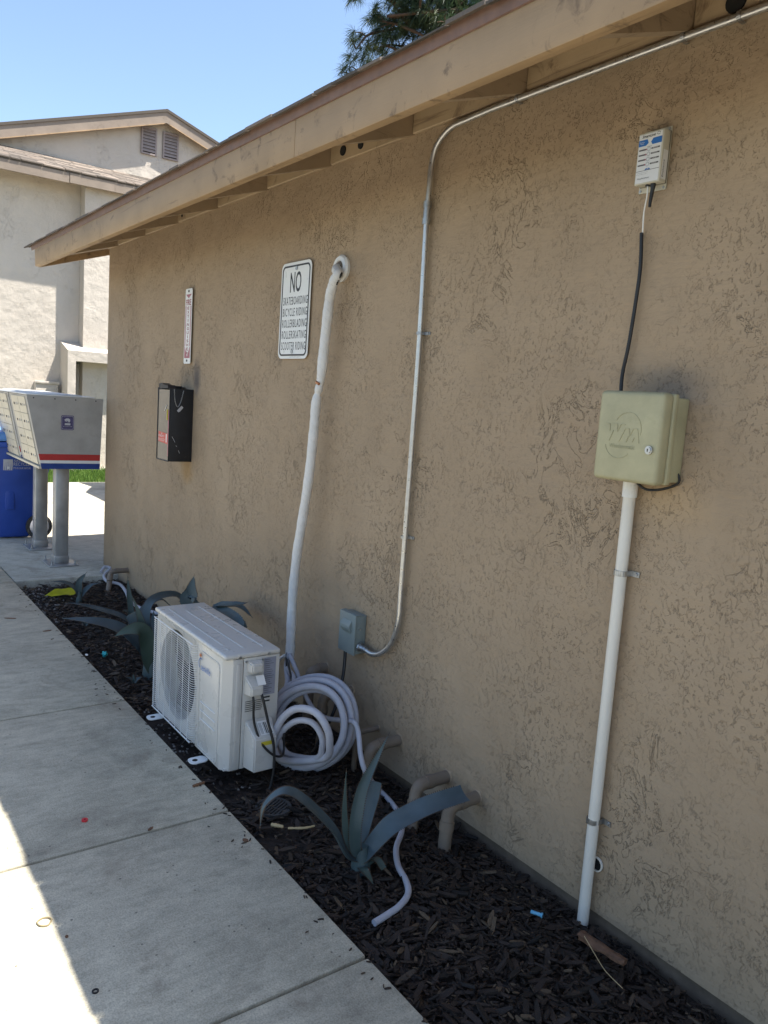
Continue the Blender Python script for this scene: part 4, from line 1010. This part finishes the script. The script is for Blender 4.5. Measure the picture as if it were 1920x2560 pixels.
# front plate with a round opening
fcx, fcz, fr = -3.168, .272, .197
b = B(); n = 64; hole = [(fcx+fr*math.cos(2*math.pi*k/n), fcz+fr*math.sin(2*math.pi*k/n)) for k in range(n)]
def sq(k):
    a = 2*math.pi*k/n; dx, dz = math.cos(a), math.sin(a)
    xa, xb, za, zb3 = ax0, -2.92, az0, az1-.02
    t = min(((xb-fcx)/dx if dx > 1e-9 else (xa-fcx)/dx if dx < -1e-9 else 9), ((zb3-fcz)/dz if dz > 1e-9 else (za-fcz)/dz if dz < -1e-9 else 9))
    return (fcx+dx*t, fcz+dz*t)
H_ = [b.verts.new((x, ay0+.012, z)) for x, z in hole]; S_ = [b.verts.new((*[sq(k)[0]], ay0+.006, sq(k)[1])) for k in range(n)]; I_ = [b.verts.new((x, ay0+.035, z)) for x, z in hole]
for k in range(n):
    j = (k+1) % n; b.faces.new((S_[k], S_[j], H_[j], H_[k])); b.faces.new((H_[k], H_[j], I_[j], I_[k]))
bmesh.ops.recalc_face_normals(b, faces=b.faces); part('fan_shroud', b, M['ac'], ac, 40)
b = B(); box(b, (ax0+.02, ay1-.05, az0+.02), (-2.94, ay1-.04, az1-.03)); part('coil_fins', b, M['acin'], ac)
b = B(); cyl(b, (fcx, ay0+.03, fcz), (fcx, ay0+.10, fcz), .035, 24, .045)
for k in range(3):
    a0 = R(k*120+20); rows = []
    for i in range(6):
        r_ = .035+i*.029; row = []
        for j in range(5):
            a = a0+(-.5+j/4)*R(62+i*4)+i*.09; row.append(b.verts.new((fcx+r_*math.cos(a), ay0+.045+.05*(j/4), fcz+r_*math.sin(a))))
        rows.append(row)
    for i in range(5):
        for j in range(4): b.faces.new((rows[i][j], rows[i+1][j], rows[i+1][j+1], rows[i][j+1]))
part('fan', b, M['fan'], ac, 50)
# wire grille
b = B(); gy = ay0-.014; gx0, gx1, gz0, gz1 = ax0+.004, -2.935, az0+.012, az1-.045
NW = 44
for k in range(NW):
    z = gz0+(gz1-gz0)*k/(NW-1)
    sweep(b, [V((gx0, ay0+.012, z)), V((gx0+.002, gy+.006, z)), V((gx0+.014, gy, z)), V((gx1-.014, gy, z)), V((gx1-.003, gy+.006, z)), V((gx1, ay0+.01, z))], .00115, 6)
for k in range(7):
    x = gx0+.03+(gx1-gx0-.06)*k/6; sweep(b, [V((x, gy-.003, gz0-.004)), V((x, gy-.003, gz1+.004))], .0014, 6)
for z in (gz0-.004, gz1+.004): sweep(b, [V((gx0+.01, gy, z)), V((gx1-.01, gy, z))], .0022, 6)
part('fan_grille', b, M['acw'], ac, 60)
# right front panel, chamfered corner and side
b = B(); box(b, (-2.925, ay0, az0), (ax1-.035, ay0+.02, az1-.022), .004)
poly(b, [(ax1-.036, ay0, az0), (ax1-.004, ay0+.028, az0), (ax1-.004, ay0+.04, az0), (ax1-.036, ay0+.02, az0)], (0, 0, az1-.022-az0))
part('front_panel', b, M['ac'], ac, 30)
b = B(); pcx, pcz = -2.802, (az0+az1)/2-.02
ring(b, [(p[0], p[1]) for p in roundrect(.196, .415, .022)], roundrect(.182, .401, .018), lambda u, v: V((pcx+u, ay0-.003, pcz+v)), (0, .003, 0))
part('panel_emboss', b, M['ac'], ac, 30)
b = B()
for k in range(3): box(b, (pcx-.075, ay0-.004, .255-k*.036), (pcx+.07, ay0, .259-k*.036), .0015)
part('panel_rib', b, M['acw'], ac)
b = B(); box(b, (ax1-.004, ay0+.028, az0), (ax1, ay0+.070, az1-.022), .001); box(b, (ax1-.004, ay0+.073, az0), (ax1-.0005, ay1, az1-.022), .001); box(b, (ax1, ay0+.042, az0+.03), (ax1+.004, ay0+.058, az1-.04), .0018); part('side_panel', b, M['ac'], ac)
# top lid
b = B(); box(b, (ax0-.004, ay0-.008, az1-.022), (ax1+.003, ay1+.004, az1), .010, 3); lid = part('top_lid', b, M['ac'], ac, 40)
b = B()
for (x0_, x1_, y) in ((ax0+.05, ax1-.12, ay0+.035), (ax0+.10, ax1-.06, ay0+.095), (ax0+.06, ax1-.05, ay1-.055)):
    bx = B(); box(bx, (x0_, y, az1-.003), (x1_, y+.012, az1+.0022), .002, 2); join(b, bx)
box(b, (ax1-.085, ay0+.03, az1-.003), (ax1-.055, ay0+.045, az1+.002), .0015)
part('lid_rib', b, M['ac'], ac)
b = B()
for (y, z) in ((ay0+.055, az1-.014), (ay1-.05, az1-.014), (ay0+.09, az0+.02)): cyl(b, (ax1+.001, y, z), (ax1+.006, y, z), .0055, 10)
for (y, z) in ((ay0+.082, az1-.035), (ay1-.075, az1-.035), (ay0+.108, .345)): cyl(b, (ax1, y, z), (ax1+.005, y, z), .004, 10)
part('screw', b, M['steel'], ac)
def wedge(nm, y0, y1, z0, z1, d, slope_top=.6, flip=False):
    b = B(); ins = .012
    zt_ = z1-(z1-z0)*slope_top if not flip else z1
    A = [(ax1, y0, z0), (ax1, y1, z0), (ax1, y1, z1), (ax1, y0, z1)]
    C_ = [(ax1+d, y0+ins, z0+.004), (ax1+d, y1-ins, z0+.004), (ax1+d, y1-ins, zt_), (ax1+d, y0+ins, zt_)]
    a = [b.verts.new(p) for p in A]; c = [b.verts.new(p) for p in C_]
    for i in range(4): b.faces.new((a[i], a[(i+1) % 4], c[(i+1) % 4], c[i]))
    b.faces.new(c); b.faces.new(a[::-1]); bmesh.ops.recalc_face_normals(b, faces=b.faces)
    bmesh.ops.bevel(b, geom=b.edges[:], offset=.005, segments=3, affect='EDGES'); return part(nm, b, M['ac'], ac, 40)
wedge('carry_handle', ay0+.085, ay1-.075, .438, .487, .030, .25)
wedge('terminal_cover', ay0+.075, ay1-.078, .350, .428, .045, .5)
wedge('valve_cover', ay0+.085, ay1-.025, .050, .245, .075, .28)
b = B(); box(b, (ax1, ay1-.068, .335), (ax1+.001, ay1-.016, .488)); part('rating_plate', b, simple('slate_label', (.27, .28, .34), .4), ac)
b = B()
for k in range(17):
    z = .480-k*.0085; l = random.uniform(.02, .042)
    box(b, (ax1+.0012, ay1-.064, z-.0006), (ax1+.0015, ay1-.064+l, z+.0006))
for (z, h) in ((.322, .006), (.306, .006)): box(b, (ax1+.0003, ay1-.066, z), (ax1+.0008, ay1-.036, z+h))
for k in range(6): box(b, (ax1+.0003, ay0+.085, .318-k*.008), (ax1+.0008, ay0+.085+random.uniform(.07, .082), .3205-k*.008))
part('fine_print', b, M['black'], ac)
def onslope(y, t, d=.0): # valve cover slope
    return V((ax1+.012+t*.058+d, y, .240-t*.048))
b = B(); n_ = V((.048, 0, .058)).normalized()
P4 = [onslope(ay0+.128, .1), onslope(ay0+.182, .1), onslope(ay0+.182, .9), onslope(ay0+.128, .9)]
poly(b, [p+n_*.004 for p in P4], n_*.0006); part('barcode_label', b, M['white'], ac)
b = B()
for k in range(12):
    if k in (3, 8): continue
    y = ay0+.132+k*.004; wd_ = random.choice((.001, .002, .003)); P4 = [onslope(y, .2), onslope(y+wd_, .2), onslope(y+wd_, .85), onslope(y, .85)]; poly(b, [p+n_*.005 for p in P4], n_*.0004)
part('barcode', b, M['black'], ac)
b = B(); P4 = [V((ax1+.016, ay0+.115, .425)), V((ax1+.016, ay0+.150, .425)), V((ax1+.040, ay0+.150, .393)), V((ax1+.040, ay0+.115, .393))]; n2 = V((.032, 0, .024)).normalized(); poly(b, [p+n2*.004 for p in P4], n2*.0006); part('terminal_label', b, M['white'], ac)
b = B(); box(b, (ax1+.0752, ay0+.125, .160), (ax1+.0762, ay0+.175, .176)); part('yellow_label', b, M['yellowl'], ac)
# feet
for x in (ax0+.10, ax1-.17):
    b = B(); poly(b, [(x+u, ay0-.028+v, az0-.014) for u, v in roundrect(.055, .075, .02)], (0, 0, .004)); box(b, (x-.027, ay0+.012, az0-.012), (x+.027, ay1, az0+.001), .001)
    part('foot', b, M['acw'], ac)
    b = B(); cyl(b, (x, ay0-.04, az0-.0145), (x, ay0-.04, az0-.0095), .011, 16); part('foot_slot', b, M['dark'], ac)
# logo
lc_ = W(511, 1668, ay0-.004)
text('senville', lc_+V((.014, -.001, -.006)), .092, .026, M['logo_blue'], ac, name='logo_lettering')
b = B(); arc(b, lc_+V((-.034, 0, .004)), .020, .022, 60, 235, .0016, ay0-.0052, .0005, 16); part('logo_arc', b, M['logo_blue'], ac)
b = B(); oc = lc_+V((-.040, 0, .033))
for k in range(5):
    a = R(20+k*35); d = V((math.cos(a), 0, math.sin(a))); s_ = V((-d.z, 0, d.x)); p = V((oc.x, ay0-.0052, oc.z)); poly(b, [p+d*.003+s_*.003, p+d*.003-s_*.003, p+d*.014], (0, .0005, 0))
part('logo_sun', b, M['logo_orange'], ac, None)
# cables from the terminal cover
hose('power_cable', [V((ax1+.03, ay0+.10, .362)), V((ax1+.042, ay0+.10, .33)), V((ax1+.045, ay0+.105, .25)), V((ax1+.07, ay0+.125, .175)), V((ax1+.088, ay0+.165, .125)), V((ax1+.085, ay0+.21, .105)), V((ax1+.06, ay0+.235, .12)), V((ax1+.03, ay0+.245, .2)), Wd(612, 1545, -.32), Wd(630, 1480, -.24), end+V((.010, -.022, .0)), end+V((.006, -.018, .03))], .0048, M['blackcable'], 'black cable curving from the heat pump cover back behind it', 'cable')
hose('power_cable', [V((ax1+.03, ay0+.135, .362)), V((ax1+.047, ay0+.14, .33)), V((ax1+.065, ay0+.155, .25)), V((ax1+.088, ay0+.172, .16)), V((ax1+.094, ay0+.175, .07)), V((ax1+.095, ay0+.165, .0)), V((ax1+.098, ay0+.15, -.035))], .0055, M['blackcable'], 'black cable hanging straight down the heat pump valve cover into the soil', 'cable')

# ================================================================= AGAVES
def leaf(bm, P, wd, th=.012, cut=False, nrm=V((0, 0, 1)), gut=.35, lay=None, tn=0., base_w=.6, tip=.45):
    pts = catmull(P, 7); n = len(pts); rows = []
    for i in range(n):
        t = i/(n-1); T = (pts[min(i+1, n-1)]-pts[max(i-1, 0)]).normalized()
        if cut: prof = base_w+(1-base_w)*math.sin(min(1, t*1.4)*math.pi/2); prof *= 1-.12*t
        else: prof = (base_w+(1-base_w)*math.sin(min(1, t/.45)*math.pi/2))*(1-max(0, (t-tip)/(1-tip))**(1.7 if tip < .5 else .75))*(1 if tip < .5 else .97)
        w_ = max(wd*prof/2, .0012)
        s = T.cross(nrm)
        s = s.normalized() if s.length > 1e-3 else V((1, 0, 0)); up_ = s.cross(T).normalized()
        row = []; lift = gut*w_; tt = th*(1-.75*t)*.5
        for u in (-1, -.55, 0, .55, 1): row.append(pts[i]+s*(u*w_)+up_*(lift*u*u+tt*(1-abs(u))))
        for u in (.55, 0, -.55): row.append(pts[i]+s*(u*w_)+up_*(lift*u*u-tt*(1-abs(u))*1.3-tt*.3))
        vr = [bm.verts.new(p) for p in row]
        if lay: 
            for v in vr: v[lay] = tn+random.uniform(-.05, .05)
        rows.append(vr)
    for i in range(n-1):
        for k in range(8): bm.faces.new((rows[i][k], rows[i][(k+1) % 8], rows[i+1][(k+1) % 8], rows[i+1][k]))
    bm.faces.new(rows[0][::-1]); bm.faces.new(rows[-1])
    for i in range(2, n-2):                                    # marginal teeth and the dark tip spine
        for k in (0, 4):
            for f_ in (.0, .5):
                p = rows[i][k].co.lerp(rows[i+1][k].co, f_); e = (rows[i][k].co-rows[i][2].co).normalized()*.0055; d = (rows[i+1][k].co-rows[i][k].co).normalized()*.002
                fc_ = bm.faces.new([bm.verts.new(q) for q in (p-d, p+d, p+e+d)]); fc_.material_index = 1
    if not cut:
        T = (pts[-1]-pts[-2]).normalized(); sweep_tip = [bm.verts.new(pts[-1]+q) for q in (V((.0022, 0, 0)), V((-.001, .002, 0)), V((-.001, -.001, .002)), T*.016)]
        for q in ((0, 1, 3), (1, 2, 3), (2, 0, 3)): bm.faces.new([sweep_tip[z] for z in q]).material_index = 1
def agave(base, leaves, label, name='agave', core=.03, coreh=.1):
    t = empty(name, base, label, 'agave plant', 'blue grey agaves in the bed')
    for Lf in leaves:
        b = B(); lay = b.verts.layers.float.new('tint'); leaf(b, lay=lay, **Lf); part('leaf', b, [M['agave'], M['spine']], t, 60)
    if core:
        b = B(); lay = b.verts.layers.float.new('tint'); sweep(b, [base+V((0, 0, -.03)), base+V((0, 0, coreh*.4)), base+V((0, 0, coreh))], lambda i, q: core*(1.15, 1., .7)[i], 12)
        for v in b.verts: v[lay] = .3
        part('core', b, M['agave'], t, 60)
    return t
A0 = Gd(779, 1868, .0)
top_ = A0+V((0, 0, .06))
XA_ = A0.x
fn = (CAM-A0).normalized()
def xp(pts, X): return [Xd(x, y, X+dx) for x, y, dx in pts]
L1 = dict(P=[A0+V((0, -.01, .02))]+xp(((751, 1848, 0), (722, 1797, .0), (689, 1761, -.01), (657, 1732, -.02), (627, 1713, -.03), (607, 1711, -.04), (585, 1724, -.05), (568, 1746, -.05), (562, 1784, -.05)), XA_), wd=.047, nrm=V((.25, -.2, 1)), tn=.1, tip=.52)
L2 = dict(P=[top_+V((0, -.005, -.03))]+xp(((757, 1830, 0), (746, 1790, 0), (744, 1739, 0), (748, 1668, 0)), XA_), wd=.022, nrm=V((1, -.4, .1)), tn=.5)
L3 = dict(P=[top_+V((0, 0, -.02))]+xp(((768, 1834, .01), (767, 1779, .01), (781, 1706, .0), (806, 1651, -.01), (838, 1590, -.02)), XA_), wd=.039, nrm=V((.9, -.5, .2)), tn=.35, gut=.5)
L4 = dict(P=[top_+V((0, .012, -.03))]+xp(((781, 1815, -.02), (793, 1760, -.04), (805, 1718, -.05), (811, 1688, -.055)), XA_), wd=.047, cut=True, nrm=V((.8, -.6, .2)), tn=.05)
L5 = dict(P=[A0+V((0, .01, .02))]+xp(((788, 1850, .01), (812, 1820, .03), (846, 1785, .05), (890, 1760, .06), (937, 1739, .08), (1004, 1717, .10)), XA_), wd=.078, cut=True, nrm=V((.35, -.35, 1)), tn=.0, base_w=.4)
L6 = dict(P=[A0+V((.01, .01, .0)), A0+V((.04, .03, .03)), A0+V((.07, .04, .01))], wd=.03, cut=True, tn=.5)
L7 = dict(P=[A0+V((.015, -.01, .0)), A0+V((.05, -.02, .012)), A0+V((.09, -.01, -.015))], wd=.028, tn=.6)
agave(A0, [L1, L2, L3, L4, L5, L6, L7], 'blue grey agave with two cut leaf tips in the foreground mulch', core=.030, coreh=.07)
# agave against the left end of the heat pump
A1 = Gd(330, 1452, .0); X1_ = A1.x
agave(A1, [
    dict(P=[A1]+xp(((308, 1408, 0), (275, 1372, -.02), (235, 1352, -.04), (190, 1342, -.06), (135, 1335, -.08)), X1_), wd=.095, nrm=V((.3, -.2, 1)), tn=.0, th=.018),
    dict(P=[A1+V((.03, 0, 0))]+xp(((322, 1425, .03), (318, 1385, .04), (303, 1360, .05), (275, 1362, .05), (248, 1374, .05)), X1_), wd=.08, nrm=V((.9, -.3, .6)), tn=.75, th=.018),
    dict(P=[A1]+xp(((325, 1380, -.02), (316, 1340, -.04), (322, 1305, -.08), (345, 1288, -.12), (378, 1284, -.16), (398, 1296, -.2), (405, 1306, -.22)), X1_), wd=.046, nrm=V((.7, -.6, .5)), tn=.1, th=.015),
    dict(P=[A1]+xp(((318, 1385, 0), (308, 1350, 0), (300, 1325, 0), (286, 1288, 0)), X1_), wd=.036, nrm=V((.9, -.5, .2)), tn=.5),
    dict(P=[A1]+xp(((312, 1385, -.04), (298, 1350, -.06), (284, 1325, -.08)), X1_), wd=.075, cut=True, nrm=V((.9, -.5, .2)), tn=.1),
    dict(P=[A1]+xp(((326, 1395, -.04), (330, 1350, -.1), (332, 1320, -.14)), X1_), wd=.05, nrm=V((.9, -.5, .2)), tn=.2)],
    'large blue grey agave against the left end of the heat pump', core=.05, coreh=.1)
A2 = Gd(291, 1352, .0); X2_ = A2.x
agave(A2, [
    dict(P=[A2]+xp(((282, 1345, 0), (255, 1330, 0), (215, 1318, 0), (180, 1308, 0), (148, 1302, 0)), X2_), wd=.06, nrm=V((.3, -.2, 1)), tn=.0),
    dict(P=[A2]+xp(((285, 1330, 0), (281, 1300, 0), (278, 1272, 0), (276, 1248, 0)), X2_), wd=.035, nrm=V((1, -.4, 0)), tn=.4),
    dict(P=[A2]+xp(((300, 1338, 0), (312, 1315, 0), (332, 1298, 0), (352, 1296, -.05), (370, 1310, -.1)), X2_), wd=.045, nrm=V((.4, .2, 1)), tn=.1),
    dict(P=[A2]+xp(((284, 1340, 0), (278, 1325, 0), (265, 1318, .02)), X2_), wd=.06, nrm=V((.4, .2, 1)), tn=.3)],
    'blue grey agave with a long leaf lying left, behind the large one', core=.04, coreh=.07)
A3 = V((-3.62, -.20, 0)); X3_ = A3.x
agave(A3, [
    dict(P=[A3+V((0, 0, .02)), A3+V((.02, .01, .2))]+xp(((412, 1305, 0), (412, 1285, 0), (414, 1268, 0), (419, 1245, 0)), X3_), wd=.075, nrm=V((.9, -.45, .1)), tn=.15),
    dict(P=[A3+V((.02, 0, .05)), V((-3.5, -.22, .35))]+[Wd(470, 1312, -.2), Wd(498, 1307, -.17), Wd(520, 1306, -.14), Wd(532, 1302, -.12)], wd=.055, nrm=V((0, -.4, 1)), tn=.2),
    dict(P=[A3+V((.02, -.02, .05)), V((-3.5, -.2, .33))]+[Wd(475, 1315, -.14), Wd(505, 1308, -.10), Wd(525, 1314, -.08), Wd(545, 1334, -.07)], wd=.045, nrm=V((0, -.4, 1)), tn=.3)],
    'blue grey agave hidden behind the heat pump with one leaf standing above it', core=.05, coreh=.12)
A4 = Gd(171, 1294, .0); X4_ = A4.x
agave(A4, [
    dict(P=[A4]+xp(((166, 1278, 0), (152, 1265, 0), (135, 1258, 0), (112, 1256, 0)), X4_), wd=.045, nrm=V((.4, -.1, 1)), tn=.1),
    dict(P=[A4]+xp(((170, 1272, 0), (172, 1255, 0), (186, 1238, 0)), X4_), wd=.045, nrm=V((1, -.3, .1)), tn=.3),
    dict(P=[A4]+xp(((182, 1278, 0), (198, 1264, 0), (216, 1260, 0)), X4_), wd=.035, nrm=V((.4, .2, 1)), tn=.1)],
    'small agave growing over the yellow plastic sheet', core=.02, coreh=.05)
for (px_, py_, lab) in ((185, 1352, 'tiny agave sprout left of the large agave, by the sidewalk edge'), (290, 1476, 'tiny agave sprout in front of the heat pump grille')):
    A5 = Gd(px_, py_, -.01); X5 = A5.x
    agave(A5, [dict(P=[A5]+xp(((px_-6, py_-8, 0), (px_-18, py_-14, 0)), X5), wd=.022, tn=.1, nrm=V((.4, .1, 1))), dict(P=[A5]+xp(((px_+5, py_-8, 0), (px_+16, py_-13, 0)), X5), wd=.022, tn=.2, nrm=V((.4, .1, 1))), dict(P=[A5]+xp(((px_-1, py_-10, 0), (px_-2, py_-20, 0)), X5), wd=.014, tn=.3, nrm=V((1, -.3, .1)))], lab, core=0)

# ================================================================= LITTER AND SMALL THINGS
b = B(); dcn = Gd(590, 1748, -.022)
ring(b, [(.068*math.cos(a*math.pi/20), .068*math.sin(a*math.pi/20)) for a in range(40)], [(.058*math.cos(a*math.pi/20), .058*math.sin(a*math.pi/20)) for a in range(40)], lambda u, v: V((u, v, 0)), (0, 0, .012))
for k in range(9):
    x = -.052+k*.013; h = math.sqrt(max(0, .058**2-x*x))
    box(b, (x-.0035, -h, .002), (x+.0035, h, .010))
box(b, (-.058, -.004, .003), (.058, .004, .009))
o = mk('drain_grate', b, M['grate']); o.location = dcn; o.rotation_euler = (0, 0, R(30)); tag(o, 'round dark drain grate half hidden in the mulch behind the front agave', 'drain')
b = B(); cr = [Gd(95, 1290, .0), Gd(160, 1286, .0), Gd(178, 1270, .02), Gd(118, 1274, .025)]
c0 = sum(cr, V())/4; vv = []
for i in range(9):
    for j in range(5):
        s, t = i/8, j/4; p = (cr[0]*(1-s)+cr[1]*s)*(1-t)+(cr[3]*(1-s)+cr[2]*s)*t; p.z += .012*noise.noise(V((s*5, t*4, 0)))+.006; vv.append(b.verts.new(p-c0))
for i in range(8):
    for j in range(4): b.faces.new((vv[i*5+j], vv[(i+1)*5+j], vv[(i+1)*5+j+1], vv[i*5+j+1]))
r_ = bmesh.ops.solidify(b, geom=b.faces[:], thickness=.0015)
o = mk('plastic_sheet', b, M['yellow'], None, 50); o.location = c0; tag(o, 'bright yellow plastic sheet lying under the small far agave', 'litter')
b = B(); lumpy(b, (0, 0, 0), .018, 5, 3, .35, (1, .8, .8)); o = mk('paper_wad', b, M['cyan'], None, 60); o.location = Gd(226, 1413, .01); tag(o, 'crumpled teal wad on the mulch left of the heat pump', 'litter')
b = B(); ring(b, [(.0105*math.cos(a*math.pi/12), .0105*math.sin(a*math.pi/12)) for a in range(24)], [(.004*math.cos(a*math.pi/12), .004*math.sin(a*math.pi/12)) for a in range(24)], lambda u, v: V((u, v, 0)), (0, 0, .006)); o = mk('bottle_cap', b, M['capred']); o.location = Gd(183, 1773, SZ+.0005); tag(o, 'small round red plastic cap on the sidewalk', 'litter')
b = B(); ring(b, [(.0085*math.cos(a*math.pi/12), .0085*math.sin(a*math.pi/12)) for a in range(24)], [(.005*math.cos(a*math.pi/12), .005*math.sin(a*math.pi/12)) for a in range(24)], lambda u, v: V((u, v, 0)), (0, 0, .003)); o = mk('rubber_washer', b, M['blackcable']); o.location = Gd(206, 2142, SZ+.0005); tag(o, 'small black rubber washer on the sidewalk near the bottom edge', 'litter')
rb = [Gd(*p, SZ+.003) for p in ((112, 1986), (104, 1998), (88, 2000), (80, 1992), (92, 1983), (106, 1982))]; rb.append(rb[0])
b = B(); sweep(b, catmull(rb, 6), .0022, 6, False); o = mk('rubber_band', b, simple('dull_tan_rubber', (.25, .2, .11), .5)); tag(o, 'loop of tan rubber band at the edge of the shade on the sidewalk', 'litter')
def stick(name, p0, p1, r, mat, label, cat='twig', bend=.0, taper=.5, loc=SZ):
    mid = (p0+p1)/2+V((bend, bend*.5, 0)); b = B(); c0 = (p0+p1)/2
    sweep(b, [q-c0 for q in catmull([p0, mid, p1], 5)], lambda i, t: r*(1-taper*abs(t-.4))*(1+.15*math.sin(i*2.3)), 6)
    o = mk(name, b, mat, None, 40); o.location = c0; return tag(o, label, cat)
stick('twig', Gd(417, 1698, SZ+.006), Gd(442, 1690, SZ+.004), .006, M['wood'], 'dark twig poking over the sidewalk edge below the heat pump')
def flake(px_, py_, L, wd_, ang, mat, label, name='bark_chip', z=SZ, cat='bark chip', grp=None):
    b = B(); q = [(-.5, 0), (-.25, .45), (.2, .5), (.5, .1), (.3, -.4), (-.2, -.5)]
    poly(b, [(u*L, v*wd_, 0) for u, v in q], (0, 0, .0035)); o = mk(name, b, mat, None, None); o.location = Gd(px_, py_, z+.0005); o.rotation_euler = (0, 0, ang); return tag(o, label, cat, grp)
flake(325, 1791, .028, .010, R(-60), M['wood'], 'brown bark chip lying on the second sidewalk joint', grp='stray bark chips on the sidewalk')
flake(530, 1816, .026, .016, R(20), M['wood'], 'dark bark chip on the sidewalk corner by the mulch edge', grp='stray bark chips on the sidewalk')
flake(22, 1336, .07, .010, R(60), M['wood'], 'slim dark bark chip at the left edge of the far sidewalk slab', grp='stray bark chips on the sidewalk')
flake(102, 1363, .05, .014, R(95), M['wood'], 'oval dark bark chip on the far sidewalk slab', grp='stray bark chips on the sidewalk')
flake(144, 2122-98, .010, .008, 0, M['wood'], 'speck of bark in the middle of the nearest full slab', grp='stray bark chips on the sidewalk')
flake(187, 1415, .03, .014, 0, M['white'], 'white paper scrap at the mulch edge beside the far slab', 'paper_scrap', cat='litter')
b = B(); cyl(b, (0, 0, 0), (.032, 0, 0), .0055, 12); cyl(b, (.032, 0, 0), (.036, 0, 0), .008, 12); o = mk('plastic_plug', b, M['cyanlt']); o.location = Gd(1147, 1969, -.002); o.rotation_euler = (0, 0, R(28)); tag(o, 'light blue plastic plug lying on the mulch left of the white pipe', 'litter')
stick('dry_husk', Gd(586, 1781, .004), Gd(612, 1786, .004), .007, M['straw'], 'short pale dry husk just below the drain grate', 'dry stalk')
stick('dry_husk', Gd(622, 1789, .004), Gd(680, 1784, .006), .0045, M['straw'], 'long pale dry stalk between the drain grate and the front agave', 'dry stalk', .01)
sp = [Gd(1262, 2022, .03), Gd(1290, 2070, .022), Gd(1310, 2100, .02), Gd(1345, 2135, .012)]
b = B(); sweep(b, [p-sp[0] for p in catmull(sp, 6)], .0011, 5); o = mk('straw', b, M['straw']); o.location = sp[0]; tag(o, 'long thin straw over the mulch below the white pipe', 'straw')
p0, p1 = Gd(1255, 2022, .0), Gd(1350, 2082, .0); b = B(); d = (p1-p0); L = d.length
for i in range(9):
    t = i/8
rows = []
for i in range(13):
    t = i/12; row = []
    for k in range(10):
        a = 2*math.pi*k/10; r_ = (.016+.005*noise.noise(V((t*4, k*.7, 1))))*(1-.35*t)*(1+.12*math.cos(3*a)); row.append(b.verts.new((t*L+(.01*noise.noise(V((k*1.3, t, 5))) if i in (0, 12) else 0), r_*1.3*math.cos(a), r_*.8*math.sin(a))))
    rows.append(row)
for i in range(12):
    for k in range(10): b.faces.new((rows[i][k], rows[i][(k+1) % 10], rows[i+1][(k+1) % 10], rows[i+1][k]))
b.faces.new(rows[0][::-1]); b.faces.new(rows[-1])
o = mk('wood_chunk', b, simple('split_reddish_wood', (.14, .07, .038), .8, var=.4, scale=70, bmp=.8, bscale=60), None, 35); o.location = p0+V((0, 0, .004)); o.rotation_euler = (0, 0, math.atan2(d.y, d.x)); tag(o, 'chunk of split reddish wood at the foot of the white pipe', 'wood')
